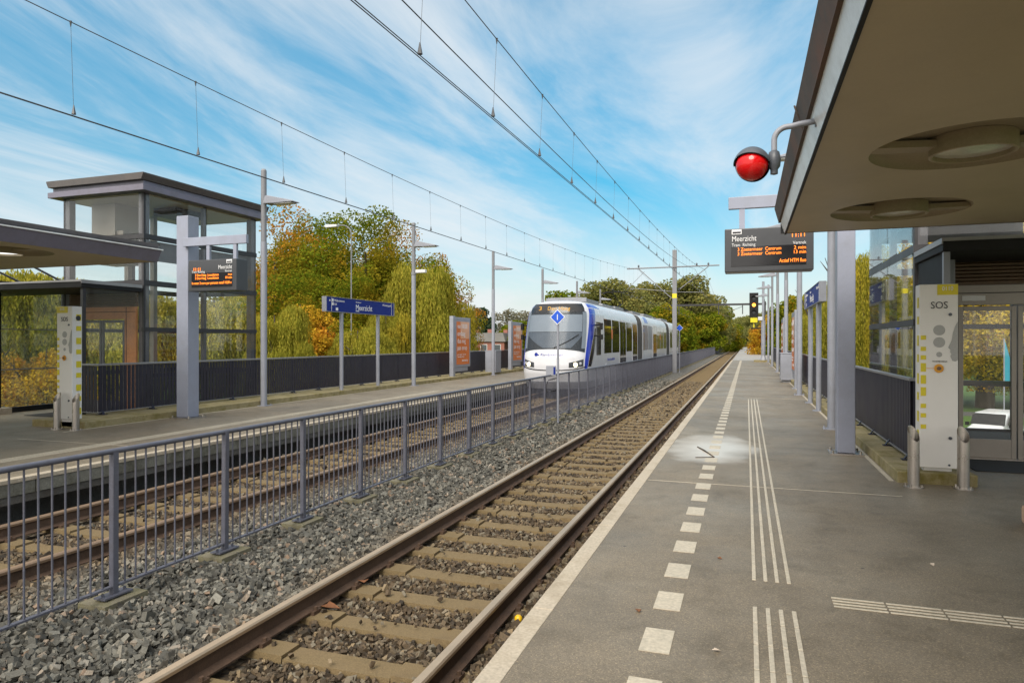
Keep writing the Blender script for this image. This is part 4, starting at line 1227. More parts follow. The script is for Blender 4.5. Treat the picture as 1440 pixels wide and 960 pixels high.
def cat_mast(s, label):
    t = thing('catenary_mast', label, 'mast', (-4.6, s, 0))
    p = MB(); p.box(-.14, -.14, -.5, .14, .14, 7.8); p.build('mast', M['midgrey'], t, bevel=.01)
    y = MB(); y.box(-.146, -.146, 4.55, .146, .146, 4.85); y.build('yellow_band', M['yellow'], t)
    c = MB(); c.tube([(-3.2, -.16, 6.62), (2.9, -.16, 6.66)], .045, 8); c.build('cross_arm', M['midgrey'], t)
    b_ = MB()
    b_.tube([(-2.4, -.16, 6.6), (-.2, -.16, 4.55)], .03, 8); b_.tube([(2.2, -.16, 6.6), (.35, -.16, 5.15)], .03, 8)
    b_.tube([(-2.0, -.16, 6.4), (-3.2, -.16, 5.2)], .015, 6); b_.tube([(.2, -.16, 4.95), (1.9, -.16, 4.9)], .018, 6); b_.tube([(-.2, -.16, 5.0), (-2.6, -.16, 5.25), (-3.0, -.16, 5.2)], .02, 6)
    b_.build('brace', M['midgrey'], t)
    i = MB()
    for x in (-2.4, 1.45, 2.2): i.lathe([(.03, 6.68), (.06, 6.72), (.06, 6.8), (.03, 6.86)], (x, -.16, 0), n=10)
    for k in range(4): i.lathe([(.03, 5.02+k*.05), (.07, 5.04+k*.05), (.03, 5.06+k*.05)], (.3, -.16, 0), n=10)
    i.build('insulator', M['hood'], t)
cat_mast(47.2, 'grey catenary mast with yellow band and cross arm between the tracks beside the tram')

t = thing('signal_gantry', 'dark catenary gantry spanning both tracks beyond the platform end', 'gantry', (0, 94, 0))
g = MB(); g.box(-10.2, -.12, 6.35, 2.4, .12, 6.6); g.build('beam', M['dark'], t)
for x in (-10.0, 2.2):
    g = MB(); g.box(x-.15, -.15, -2, x+.15, .15, 6.8); g.build('upright', M['dark'], t)
g = MB()
for x in (-8.6, -3.5, -.5): g.box(x-.06, -.06, 5.2, x+.06, .06, 6.35)
g.tube([(-3.5, 0, 5.3), (-2.2, 0, 4.9)], .03, 6); g.tube([(-.5, 0, 6.2), (-2.5, 0, 5.4)], .03, 6); g.build('hanger', M['dark'], t)

# diamond signs
def diamond(loc, label, num, h):
    t = thing('diamond_sign', label, 'sign', loc, group='blue diamond signs')
    p = MB(); p.cyl((0, 0, -.5), (0, 0, h+.1), .03, 10); p.build('post', M['palegrey'], t, smooth=50)
    d = .2 if num else .24
    b_ = MB(); b_.prism([(0, h-d), (d, h), (0, h+d), (-d, h)], -.05, -.035); b_.build('plate', M['letter'], t)
    b_ = MB(); e = d-.022; b_.prism([(0, h-e), (e, h), (0, h+e), (-e, h)], -.054, -.0505); pl = b_.build('blue_field', M['diamond'], t)
    if num:
        tx = MB(); tx.text('1', (0, -.057, h-.075), (1, 0, 0), (0, 0, 1), .21, 'CENTER'); tx.build('number', M['letter'], pl, fix=False)
    return t
t = diamond((-4.62, 17.1, 0), 'blue diamond sign with white number one on a post before the tram front', True, 2.26)
b_ = MB(); b_.box(-.3, -.07, .75, -.04, -.04, 1.0); pl = b_.build('notice_plate', M['palegrey'], t)
b_ = MB(); b_.box(-.1, -.078, .78, -.05, -.072, .97); b_.build('notice_print', M['blue'], pl)
lp = MB(); lp.tube([(-.04, 0, .68), (-.26, 0, .62), (-.3, 0, .52), (-.3, 0, .38), (-.22, 0, .33), (-.05, 0, .36)], .014, 6); lp.build('cable_loop', M['black'], t, smooth=60)
diamond((-4.35, 48.0, 0), 'small blank blue diamond sign beside the catenary mast', False, 2.55)

# railway signal at the end of the near platform
t = thing('rail_signal', 'railway signal showing amber with yellow plate beneath, beyond the platform', 'signal', (1.36, 61.6, 0))
p = MB(); p.cyl((0, 0, 0), (0, 0, 5.2), .1, 12); p.tube([(0, 0, 2.75), (-1.0, -.1, 2.75)], .06, 8); p.build('pole', M['black'], t, smooth=50)
b_ = MB(); b_.box(-.78-.36, -.25, 3.7, -.78+.36, .15, 5.75); bo = b_.build('housing', M['black'], t, bevel=.02)
b_ = MB(); b_.box(-.78-.28, -.26, 3.25, -.78+.28, -.2, 3.62); b_.box(-.82, -.1, 2.7, -.74, 0, 3.7, 0); b_.build('plate', M['yellow'], t)
for z, m_ in ((5.3, M['cabdark']), (4.72, M['signal']), (4.12, M['cabdark'])):
    l = MB(); l.lathe([(.15, -.27), (.15, -.251)], (-.78, 0, z), axis='y', n=20); l.build('lamp_lens', m_, bo)
    v = MB(); vs, fs = [], []
    for yy in (-.252, -.45):
        for k in range(13):
            a = math.pi*k/12; vs.append((-.78+.19*math.cos(a), yy, z+.19*math.sin(a)))
    v.add(vs, [(k, k+1, k+14, k+13) for k in range(12)]); v.build('lamp_visor', M['black'], bo)
# pale square post on a plinth at the platform end
t = thing('camera_post', 'pale post on a stone plinth at the end of the near platform', 'post', (1.25, 58.0, 0))
p = MB(); p.tube([(0, 0, .15), (0, 0, .5), (0, 0, 3.3)], [.28, .17, .17], 8); p.cyl((0, 0, 3.3), (0, 0, 6.4), .1, 10); p.build('post', M['palegrey'], t)
p = MB(); p.box(-.7, -.6, 0, .7, .6, .15); p.build('plinth', M['concrete'], t)
p = MB(); p.box(-.4, -.2, 3.3, -.05, .1, 3.6); p.build('camera_housing', M['white'], t, bevel=.03)

# railing at the end of the far platform
t = thing('platform_end_railing', 'light grey railing across the far platform end behind the tram', 'railing', (-8.4, 66, 0))
r = MB()
for z in (.1, 1.1): r.box(-.02, 0, z, .02, 14, z+.05)
r.build('rail', M['palegrey'], t)
r = MB()
for k in range(60): r.box(-.012, k*.235, .1, .012, k*.235+.02, 1.1)
r.build('bars', M['palegrey'], t)

# ------------------------------------------------------------------ tram
def tram():
    t = thing('tram', 'white low floor tram with blue front pillars arriving on the far track', 'tram', (FT, 24.4, RAIL))
    hs = [.22, .45, .8, 1.1, 1.4, 1.65, 2.3, 2.75, 3.05, 3.28, 3.42, 3.5, 3.55]
    ws = [1.2, 1.29, 1.325, 1.325, 1.325, 1.325, 1.325, 1.31, 1.28, 1.2, 1.08, .92, .7]
    ff = [.25, .1, .01, .0, .04, .13, .33, .47, .57, .66, .75, .87, 1.08]
    W = lambda h: float(np.interp(h, hs, ws)); F = lambda h: float(np.interp(h, hs, ff))
    dd = lambda h: 1.15
    ne = 2.5
    LC = 3.6
    def pt(u, h):
        """u in [-1,1] is the rounded front, beyond that the straight side"""
        w, f, d = W(h), F(h), dd(h)
        if abs(u) <= 1:
            a = u*math.pi/2
            x = w*math.copysign(abs(math.sin(a))**(2/ne), u); y = f+d*(1-abs(math.cos(a))**(2/ne))
        else:
            x = math.copysign(w, u); y = f+d+(abs(u)-1)*(LC-f-d)
        return Vector((x, y, h))
    def sf(u, h):
        e = 1e-3
        p = pt(u, h)
        n = (pt(u+e, h)-pt(u-e, h)).cross(pt(u, min(h+e*5, 3.55))-pt(u, max(h-e*5, .22)))
        return p, n.normalized()
    us = list(np.linspace(-2, -1, 4))+list(np.linspace(-.97, .97, 47))+list(np.linspace(1, 2, 4))
    hv = list(np.unique(np.concatenate([np.linspace(.22, 3.3, 34), np.linspace(3.3, 3.55, 10), hs])))
    def cab(name, flip):
        mb = MB(); mb.grid(sf, us, hv)
        n = len(us); top = [(len(hv)-1)*n+i for i in range(n)]; bot = list(range(n))
        mb.f.append(tuple(top)); mb.f.append(tuple(bot)); mb.m += [0, 0]
        if flip:
            mb.v = [(x, 37.0-y, z) for x, y, z in mb.v]
        return mb.build(name, M['tramwhite'], t, smooth=35)
    cab('cab_body', False); cab('cab_body', True)
    sec = [(W(h), h) for h in hs]; sec = sec+[(-x, h) for x, h in sec[::-1]]
    cars = ((LC, 12.6), (14.4, 26.6), (28.6, 37-LC))
    for a, b_ in cars:
        mb = MB(); mb.prism(sec, a, b_); mb.build('car_body', M['tramwhite'], t, smooth=35)
    for a, b_ in ((12.6, 14.4), (26.6, 28.6)):
        mb = MB(); k = a
        n = 9
        for i in range(n):
            y0, y1 = a+(b_-a)*i/n, a+(b_-a)*(i+1)/n
            for yy0, yy1, s in ((y0, (y0+y1)/2, .955), ((y0+y1)/2, y1, .985)):
                mb.prism([(x*s, (z-.2)*(.995 if s > .97 else .985)+.2) for x, z in sec], yy0, yy1)
        mb.build('bellows', M['bellows'], t)
    # cab glazing, layers from inside out
    def patch(name, m_, u0, u1, h0, h1, off, nu=24, nh=12, parent=t, cut=None, sk=.012):
        us_ = np.linspace(0, 1, nu); vs_ = np.linspace(0, 1, nh)
        def fn(a, b_):
            lo, hi = (h0(a) if callable(h0) else h0), (h1(a) if callable(h1) else h1)
            h = lo+(hi-lo)*b_
            ua, ub = (u0(b_) if callable(u0) else u0), (u1(b_) if callable(u1) else u1)
            return sf(ua+(ub-ua)*a, h)
        mb = MB(); mb.grid(fn, us_, vs_, off, sk)
        return mb.build(name, m_, parent, smooth=35)
    UW = .64
    low = lambda a: 1.58+.12*(1-(2*a-1)**2)
    back = patch('cab_interior', M['cabdark'], -UW, UW, low, 3.12, .012, nu=49)
    patch('sun_blind', M['blind'], -UW*.82, UW*.82, 2.35, 3.0, .019, parent=back, nu=49)
    # light V of the dashboard behind the glass
    patch('dashboard', M['cabmid'], lambda v: -.12-.5*v, lambda v: .3+.3*v, 1.74, 2.33, .017, parent=back)
    patch('screen_border', M['blind'], -UW, -UW*.84, 1.72, 3.1, .019, parent=back, nu=6); patch('screen_border', M['blind'], UW*.84, UW, 1.72, 3.1, .019, parent=back, nu=6)
    patch('windscreen', M['windscreen'], -UW, UW, low, 3.12, .03, parent=t, sk=-.029, nu=49)
    # wiper
    wp = MB()
    pts = []
    for k in range(8):
        p, n = sf(.02+.42*k/7, 1.74+.5*k/7); pts.append(p+n*.045)
    wp.tube(pts, .014, 6); wp.build('wiper', M['black'], t)
    ds = patch('destination_display', M['screen'], -.6, .6, lambda a: 3.1-.04*(1-(2*a-1)**2), 3.42, .014, nu=49)
    tx = MB()
    p, n = sf(0, 3.2)
    def ftext(body, x, h, size, fit, m_=0):
        p, n = sf(0, h); up = (sf(0, h+.1)[0]-sf(0, h-.1)[0]).normalized()
        tx.text(body, (x, p.y-.02, h), (1, 0, 0), up, size, fit=fit)
    ftext('3', -.68, 3.17, .22, .12); ftext('Den Haag', -.3, 3.17, .2, .85)
    # text is bent with the curved display
    vs = []
    for x, y, z in tx.v:
        lo, hi = 0, .99
        for _ in range(24):
            mid = (lo+hi)/2
            if pt(mid, z).x < abs(x): lo = mid
            else: hi = mid
        q_, nn = sf(math.copysign(lo, x), z); vs.append(tuple(q_+nn*.02))
    tx.v = vs; tx.build('led_text', M['amberdim'], ds, fix=False)
    ml = MB(); p, n = sf(.05, 3.04); ml.lathe([(.07, 0), (.06, -.04), (.02, -.06)], (p.x, p.y-.01, p.z), axis='y', n=16); ml.build('marker_lamp', M['headlamp'], t)
    # blue pillars swept from the bumper to the roof
    for sg in (-1, 1):
        f0 = (lambda v: .655+.1*v) if sg > 0 else (lambda v: -.75-.38*v)
        f1 = (lambda v: .75+.38*v) if sg > 0 else (lambda v: -.655-.1*v)
        patch('blue_pillar', M['tramblue'], f0, f1, .95, 3.3, .006, nu=10, nh=24)
        a0 = (lambda v: .755) if sg > 0 else (lambda v: -1.75+.4*v)
        a1 = (lambda v: 1.75-.4*v) if sg > 0 else (lambda v: -.755)
        patch('blue_roof_band', M['tramblue'], a0, a1, 3.3, 3.44, .006, nu=14, nh=5)
        # dark cab side window
        c0 = (lambda v: .785+.25*v) if sg > 0 else (lambda v: -(.785+.25*v)-.2*math.sin(math.pi*min(1, .25+v*.6)))
        c1 = (lambda v: .785+.25*v+.2*math.sin(math.pi*min(1, .25+v*.6))) if sg > 0 else (lambda v: -(.785+.25*v))
        patch('cab_side_window', M['tramglass'], c0, c1, 1.05, 2.5, .009, nu=8, nh=16)
        m_ = MB(); p, n = sf(sg*1.05, 2.62)
        m_.tube([p, p+n*.22+Vector((0, -.12, 0))], .03, 8); c = p+n*.28+Vector((0, -.15, -.05)); m_.box(c.x-.05, c.y-.07, c.z-.14, c.x+.05, c.y+.05, c.z+.12)
        m_.build('wing_mirror', M['black'], t); m_ = MB(); c2 = c+Vector((0, .02, -.42)); m_.box(c2.x-.05, c2.y-.08, c2.z-.1, c2.x+.05, c2.y+.06, c2.z+.1); m_.tube([p+Vector((0, 0, -.4)), c2], .025, 8)
        m_.build('wing_mirror', M['black'], t)
        # headlights
        h0, h1 = (lambda a: 1.02), (lambda a: 1.32)
        ua, ub = (.28, .62) if sg > 0 else (-.62, -.28)
        hl = patch('headlight', M['cabdark'], ua, ub, (lambda a: 1.02+.05*a) if sg > 0 else (lambda a: 1.07-.05*a), (lambda a: 1.2+.13*a) if sg > 0 else (lambda a: 1.33-.13*a), .01, nu=12, nh=6)
        for (uu, hh, rr, mm) in ((sg*.42, 1.13, .085, M['headlamp']), (sg*.54, 1.17, .06, M['palegrey'])):
            p, n = sf(uu, hh); b_ = MB(); b_.lathe([(rr, .0), (rr*.9, -.03), (rr*.3, -.04)], (p.x, p.y-.012, p.z), axis='y', n=18); b_.build('bulb' if mm is M['headlamp'] else 'reflector', mm, hl)
    patch('hood_seam', M['black'], -.7, .7, lambda a: .9+.14*(2*a-1)**2, lambda a: .935+.14*(2*a-1)**2, .01, nu=28, nh=3)
    patch('bumper', M['tramgrey'], -1.6, 1.6, .23, .5, .012, nu=40, nh=5)
    # operator lettering on the nose
    lg = MB()
    lg.text('RandstadRail', (-.42, 0, 1.45), (1, 0, 0), (0, 0, 1), .14, fit=.85)
    lg.lathe([(.07, 0), (.07, .002)], (-.6, 0, 1.5), axis='y', n=16); lg.box(-.56, 0, 1.46, -.48, .002, 1.5)
    vs = []
    for x, y, z in lg.v:
        lo, hi = 0, .99
        for _ in range(24):
            mid = (lo+hi)/2
            if pt(mid, z).x < abs(x): lo = mid
            else: hi = mid
        q_, nn = sf(math.copysign(lo, x) if x else 0, z); vs.append(tuple(q_+nn*.012))
    lg.v = vs; lg.build('nose_lettering', M['tramblue'], t, fix=False)
    # side windows and doors on both sides
    def side(name, m_, y0, y1, h0, h1, sg, off, parent=t, sk=.01):
        mb = MB()
        hh = [h for h in np.linspace(h0, h1, 6)]
        def fn(a, h): return Vector((sg*W(h), a, h)), Vector((sg, 0, 0))
        mb.grid(fn, [y0, y1] if sg > 0 else [y1, y0], hh, off, sk)
        return mb.build(name, m_, parent)
    wins = [(1.9, 2.75, 1.45, 2.75), (3.45, 5.05), (5.25, 6.95), (8.95, 10.6), (14.75, 16.6), (20.95, 22.6), (22.8, 24.4), (24.7, 26.4), (29.0, 30.5), (32.6, 33.9), (34.1, 35.2)]
    doors = [(7.05, 8.8), (10.8, 12.4), (18.9, 20.8), (30.7, 32.4)]
    for sg in (1, -1):
        for q_ in wins:
            h0, h1 = (q_[2], q_[3]) if len(q_) > 2 else (1.5, 2.92)
            side('window', M['tramglass'], q_[0], q_[1], h0, h1, sg, .006)
        side('equipment_panel', M['tramgrey'], 16.8, 18.5, 1.5, 2.92, sg, .005)
        for a, b_ in doors:
            d = side('door', M['tramwhite'], a, b_, .4, 2.98, sg, .008)
            side('door_glass', M['tramglass'], a+.08, (a+b_)/2-.03, .62, 2.9, sg, .014, d, .002); side('door_glass', M['tramglass'], (a+b_)/2+.03, b_-.08, .62, 2.9, sg, .014, d, .002)
        for y in (5.02, 22.55, 33.95):
            side('orange_square', M['orange'], y, y+.26, 2.1, 2.5, sg, .012, sk=.002)  # small orange squares over the gaps between side windows
        bn = MB(); bn.box(sg*1.3, 16.0, 3.12, sg*1.235, 17.2, 3.2)
        side('blue_roof_patch', M['tramblue'], 15.6, 16.9, 3.06, 3.4, sg, .006)
        lt = MB(); lt.text('RandstadRail', (sg*1.334, 4.1 if sg > 0 else 6.2, 1.18), (0, sg, 0), (0, 0, 1), .16, fit=1.6); lt.build('side_lettering', M['tramblue'], t, fix=False)
        side('skirt', M['tramgrey'], 3.5, 12.5, .24, .5, sg, .006); side('skirt', M['tramgrey'], 14.5, 26.5, .24, .5, sg, .006); side('skirt', M['tramgrey'], 28.7, 33.5, .24, .5, sg, .006)
    for (a, b_, h) in ((2.2, 5.6, .2), (6.4, 9.2, .16), (9.6, 12.0, .2), (15.0, 18.0, .18), (19.5, 23.5, .2), (24, 26, .14), (29, 33, .2)):
        r = MB(); r.box(-.66, a, 3.552, .66, b_, 3.55+h); r.build('roof_box', M['midgrey'] if h > .17 else M['tramgrey'], t, bevel=.03)
    fl = MB(); fl.box(-.75, 2.0, 3.555, .9, 2.06, 3.72); fl.box(.7, 2.06, 3.5, .76, 12.2, 3.6); fl.box(-.76, 2.06, 3.5, -.7, 12.2, 3.6); fl.build('roof_fairing', M['tramgrey'], t)
    # pantograph
    pg = MB(); cz = contact_z(24.4+13)-RAIL-.03
    pg.box(-.5, 13.4, 3.7, .5, 14.6, 3.78)
    for x in (-.35, .35): pg.cyl((x, 13.6, 3.5), (x, 13.6, 3.72), .05, 8); pg.cyl((x, 14.4, 3.5), (x, 14.4, 3.72), .05, 8)
    pg.tube([(0, 13.5, 3.8), (0, 15.2, 4.15)], .035, 8)
    for x in (-.25, .25): pg.tube([(x*.3, 15.2, 4.15), (x, 13.6, cz-.05)], .022, 8)
    pg.tube([(-.85, 13.6, cz-.08), (-.6, 13.6, cz), (.6, 13.6, cz), (.85, 13.6, cz-.08)], .025, 6); pg.tube([(-.85, 13.9, cz-.08), (-.6, 13.9, cz), (.6, 13.9, cz), (.85, 13.9, cz-.08)], .025, 6)
    pg.build('pantograph', M['black'], t)
    for y in (5.5, 8.0, 20, 22.2, 31):
        b_ = MB()
        for sg in (-.75, .75):
            b_.lathe([(.3, sg-.06), (.3, sg+.06)], (0, y, .3), axis='x', n=20)
        b_.box(-.7, y-.1, .2, .7, y+.1, .4); b_.build('wheelset', M['black'], t)
tram()

# ------------------------------------------------------------------ trees
def leaves_mesh(name, pts, nrm, sizes, aspect, m_, hang=False):
    n = len(pts)
    if hang:
        a = np.stack([rng.normal(0, .25, n), rng.normal(0, .25, n), -np.ones(n)], 1)
    else:
        a = rng.normal(size=(n, 3))
    a /= np.linalg.norm(a, axis=1, keepdims=True)
    b_ = np.cross(a, nrm+rng.normal(0, .5, (n, 3))); b_ /= np.linalg.norm(b_, axis=1, keepdims=True)+1e-9
    s = sizes[:, None]
    v = np.stack([pts-a*s*.5, pts+b_*s*.5*aspect, pts+a*s*.5, pts-b_*s*.5*aspect], 1)
    me = bpy.data.meshes.new(name)
    me.vertices.add(n*4); me.vertices.foreach_set('co', v.ravel().astype(np.float32))
    me.loops.add(n*4); me.loops.foreach_set('vertex_index', np.arange(n*4, dtype=np.int32))
    me.polygons.add(n); me.polygons.foreach_set('loop_start', np.arange(0, n*4, 4, dtype=np.int32)); me.polygons.foreach_set('loop_total', np.full(n, 4, np.int32))
    me.materials.append(m_); me.update(calc_edges=True)
    return me

def trunk_mesh(h, r, limbs, spread, seed):
    rd = random.Random(seed); mb = MB()
    top = Vector((rd.uniform(-.3, .3), rd.uniform(-.3, .3), h*.8))
    mb.tube([(0, 0, -.2), (0, 0, h*.15), (top.x*.4, top.y*.4, h*.42), top], [r*1.25, r, r*.7, r*.15], 8)
    for k in range(limbs):
        a = 2*math.pi*(k+rd.random()*.6)/limbs; z0 = h*rd.uniform(.2, .5); L = spread*rd.uniform(.55, .95)
        p0 = Vector((0, 0, z0)); p2 = p0+Vector((math.cos(a)*L, math.sin(a)*L, h*rd.uniform(.18, .4))); pm = (p0+p2)/2+Vector((0, 0, -h*.03))
        mb.tube([p0, pm, p2], [r*.5, r*.33, r*.06], 6)
        for j in range(2):
            q_ = pm.lerp(p2, .3+.4*j); d = Vector((rd.uniform(-1, 1), rd.uniform(-1, 1), rd.uniform(.4, 1.2)))*spread*.25
            mb.tube([q_, q_+d], [r*.18, r*.03], 5)
    return mb.mesh('trunk', M['bark'], smooth=60)

def broad(name, h, R, clumps, n, m_, seed, size=(.2, .36), base=.22, egg=1.0, dens=1.0):
    """crown of many uneven clumps around the limbs"""
    rs = np.random.default_rng(seed)
    C, Rr = [], []
    zc = h*(base+(1-base)*.5); hz = h*(1-base)*.5
    for k in range(clumps):
        d = rs.normal(size=3); d /= np.linalg.norm(d); rad = rs.uniform(.25, .9)**.7*.93
        p = d*rad*np.array([R, R, hz]); 
        taper = 1-.35*egg*max(0, p[2]/hz)
        C.append([p[0]*taper, p[1]*taper, zc+p[2]]); Rr.append(rs.uniform(.22, .4)*R*(1.15-.45*rad))
    C, Rr = np.array(C), np.array(Rr)
    idx = rs.choice(clumps, n, p=Rr**2/np.sum(Rr**2))
    d = rs.normal(size=(n, 3)); d /= np.linalg.norm(d, axis=1, keepdims=True)
    rad = Rr[idx]*(1-np.abs(rs.normal(0, .22, n)))*np.where(rs.random(n) < .06, rs.uniform(1.0, 1.15, n), 1)
    p = C[idx]+d*rad[:, None]*np.array([1, 1, .85])
    p[:, 2] = np.maximum(p[:, 2], h*.08)
    return leaves_mesh(name, p, d, rs.uniform(size[0], size[1], n), .75, m_)

def willow(name, h, R, strands, m_, seed, size=(.13, .25)):
    """cascading lumps, each hung with strands of narrow leaves"""
    rs = np.random.default_rng(seed)
    P_, N_ = [], []
    nl = 26
    ang = rs.uniform(0, 6.283, nl); rad = np.sqrt(rs.random(nl))*R*.78; zz = h*(.86-.42*(rad/R)**1.5)*rs.uniform(.72, 1.06, nl)
    lumps = np.stack([rad*np.cos(ang), rad*np.sin(ang), zz], 1); lr = rs.uniform(.16, .3, nl)*R
    for k in range(strands):
        i_ = rs.integers(nl); c = lumps[i_]; d = rs.normal(size=3); d[2] = abs(d[2])*.9; d /= np.linalg.norm(d)
        s_ = c+d*lr[i_]*np.array([1, 1, .6])*rs.uniform(.75, 1.0)
        L = min(rs.uniform(.07, .34)*h, s_[2]-.4)
        if L < .3: continue
        m = int(L/.13)+2
        tt = np.linspace(0, 1, m)
        out = np.array([d[0], d[1], 0])*rs.uniform(.1, .55)
        sw = np.array([rs.normal(0, .12), rs.normal(0, .12), 0])
        q_ = s_+np.outer(1-(1-tt)**2, out)+np.outer(tt**2, sw); q_[:, 2] = s_[2]-tt**1.2*L
        q_ += rs.normal(0, .045, q_.shape); P_.append(q_); N_.append(np.tile(d, (m, 1)))
    p = np.concatenate(P_); nr = np.concatenate(N_); n = len(p)
    return leaves_mesh(name, p, nr, rs.uniform(size[0], size[1], n), .34, m_, hang=True)

LF = {
 'a1': broad('crown', 13.6, 5.6, 70, 56000, M['leaf_autumn'], 1, (.1, .2), base=.06),
 'a2': broad('crown', 13.6, 5.2, 64, 54000, M['leaf_green'], 2, (.1, .2), base=.06),
 'o': broad('crown', 11, 5.0, 44, 20000, M['leaf_orange'], 3, (.15, .28), base=.12),
 'f1': broad('crown', 15, 6.0, 50, 16000, M['leaf_far_hazed'], 4, (.26, .46), base=.06),
 'f2': broad('crown', 15, 5.2, 44, 14000, M['leaf_green'], 5, (.26, .46), base=.06),
 'd': broad('crown', 14, 4.5, 36, 6000, M['leaf_dark'], 6, (.4, .7), base=.1, egg=2.0),
 'b': broad('crown', 14, 4.5, 30, 1500, M['leaf_bare'], 8, (.35, .6), base=.3),
 'w': willow('crown', 10, 4.6, 4200, M['leaf_willow'], 9),
 'w2': willow('crown', 10, 4.4, 3900, M['leaf_willow'], 10),
 'o2': broad('crown', 11, 5.0, 60, 46000, M['leaf_gold'], 13, (.09, .17), base=.02),
 'w3': willow('crown', 10, 4.4, 7500, M['leaf_willow'], 12, (.08, .16)),
}
TOPZ = {}
for k, me in LF.items():
    cc = np.empty(len(me.vertices)*3, np.float32); me.vertices.foreach_get('co', cc); TOPZ[k] = float(np.percentile(cc[2::3], 99.0))
TR = {k: trunk_mesh(13 if k[0] != 'w' else 10, .32, 7, 4.2 if k[0] != 'w' else 3.4, i) for i, k in enumerate(LF)}

def tree(kind, nm, loc, label, h, wf=1.0, group=None, rz=None):
    base_h = TOPZ[kind]
    t = thing(nm, label, 'tree', loc, random.uniform(0, 6.28) if rz is None else rz, group)
    s = h/base_h
    t.scale = (s*wf, s*wf, s)
    o = bpy.data.objects.new('crown', LF[kind]); COL.objects.link(o); o.parent = t
    o = bpy.data.objects.new('trunk', TR[kind]); COL.objects.link(o); o.parent = t
    return t

def tp(kind, nm, u, D, ytop, label, wf=1.0, group=None):
    zt = EYE+(480-ytop)*D/960
    p = P(u, D, -4)
    return tree(kind, nm, p, label, zt+4, wf, group)
G1 = 'autumn trees beyond the far fence'
tp('a1', 'broadleaf_tree', 392, 47, 318, 'orange tipped broad tree rising behind the lamp post next to the glass lift tower', 1.0, G1)
tp('a2', 'broadleaf_tree', 455, 52, 318, 'green broad tree turning yellow, second of the tall autumn group', 1.0, G1)
tp('a2', 'broadleaf_tree', 520, 47, 310, 'tallest green broad tree above the blue station name board', 1.05, G1)
tp('a1', 'broadleaf_tree', 575, 56, 338, 'thin topped yellowing tree behind the second far lamp post', .95, G1)
tp('a1', 'broadleaf_tree', 625, 56, 392, 'rusty orange tree at the open end of the tall autumn group', .8, G1)
tp('a2', 'broadleaf_tree', 420, 40, 395, 'lower dark green tree filling the shade under the autumn group', 1.2, G1)
tp('o', 'broadleaf_tree', 425, 38, 440, 'low orange and green tree above the fence beside the small drooping willow', .9, G1)
tp('a2', 'broadleaf_tree', 490, 41, 400, 'lower green tree directly behind the blue station name board', 1.3, G1)
G2 = 'willows beyond the far fence'
tp('w', 'willow_tree', 600, 42, 383, 'large golden willow hanging behind the poster board', .62, G2)
tp('w2', 'willow_tree', 545, 39, 438, 'mid height pale willow between the station name board and the golden willow', .55, G2)
tp('w2', 'willow_tree', 390, 33, 441, 'small drooping willow beside the first far lamp post', .6, G2)
tp('w', 'willow_tree', 503, 35, 468, 'lowest willow, its top just above the fence under the name board', .75, G2)
tp('w', 'willow_tree', 300, 40, 425, 'yellow green willow seen through the glass of the far lift tower', 1.2, G2)
tp('w2', 'willow_tree', 215, 36, 425, 'willow seen through the lift doors of the far platform', 1.2, G2)
tp('w', 'willow_tree', 65, 34, 398, 'willow behind the streaky glass screen, farther from the frame edge', 1.2, G2)
tp('w2', 'willow_tree', -25, 32, 392, 'willow behind the streaky glass screen of the far shelter', 1.1, G2)
tp('o', 'broadleaf_tree', 60, 29, 500, 'low yellow shrub like tree seen through the glass screen', 1.0, G2)
tp('a2', 'broadleaf_tree', 130, 44, 425, 'green tree behind the far shelter glass and emergency post', 1.1, G2)
G3 = 'distant trees beyond the station'
far = [('f1', 845, 105, 398), ('f2', 815, 120, 412), ('f1', 880, 112, 404), ('f1', 925, 120, 402), ('f1', 965, 118, 393), ('f1', 984, 128, 412), ('f2', 1000, 150, 432), ('f1', 1015, 165, 444), ('f1', 1030, 200, 450),
       ('f2', 940, 95, 432), ('f2', 985, 112, 440), ('f1', 1045, 230, 446), ('f1', 1060, 210, 444), ('f2', 1020, 140, 458), ('d', 680, 210, 436), ('b', 665, 230, 432), ('b', 712, 220, 436), ('b', 735, 240, 438), ('f2', 720, 160, 458), ('f2', 745, 140, 452), ('f1', 650, 190, 455), ('f1', 1080, 190, 438), ('f1', 770, 190, 445)]
wd = {'f1': 'olive broad tree', 'f2': 'green yellow tree', 'd': 'dark blue green tree', 'b': 'thin pale tree'}
lb = ['above the front car of the tram', 'above the tram roof just behind its cab', 'behind the tram pantograph', 'between the pantograph and the catenary mast', 'tallest and rounded, behind the catenary mast', 'just past the catenary mast arm', 'below the gantry beam', 'beyond the gantry beside the track', 'where the tracks vanish',
      'low beside the tail of the tram', 'low under the end of the mast arm', 'farthest where the two rails meet', 'behind the amber signal', 'low at the end of the track fence', 'alone between the poster board and a lamp post', 'beside the orange poster board', 'over the red brick houses', 'beside the upper edge of the tram front', 'low in front of the brick houses', 'low beside the second poster board', 'behind the golden willow', 'behind the lamp posts of the near platform', 'behind the tram cab']
for (k, u, D, y), l in zip(far, lb):
    tp(k, 'broadleaf_tree', u, D, y, '%s %s' % (wd[k], l), 1.15 if k != 'd' else 1.0, G3)
G4 = 'trees behind the near platform'
tp('w3', 'willow_tree', 1222, 27, 366, 'tall green willow behind the slatted fence of the near platform', .46, G4)
tp('w3', 'willow_tree', 1165, 44, 408, 'willow showing between the posts of the near station name board', .6, G4)
tp('o', 'broadleaf_tree', 1090, 85, 448, 'orange tree glimpsed between the distant lamp posts', .9, G4)
tp('f2', 'broadleaf_tree', 1120, 80, 420, 'green tree behind the edge-on poster boards', 1.0, G4)
tp('o2', 'broadleaf_tree', 1385, 58, 300, 'bright orange tree seen through the first lift door leaf', 1.1, G4)
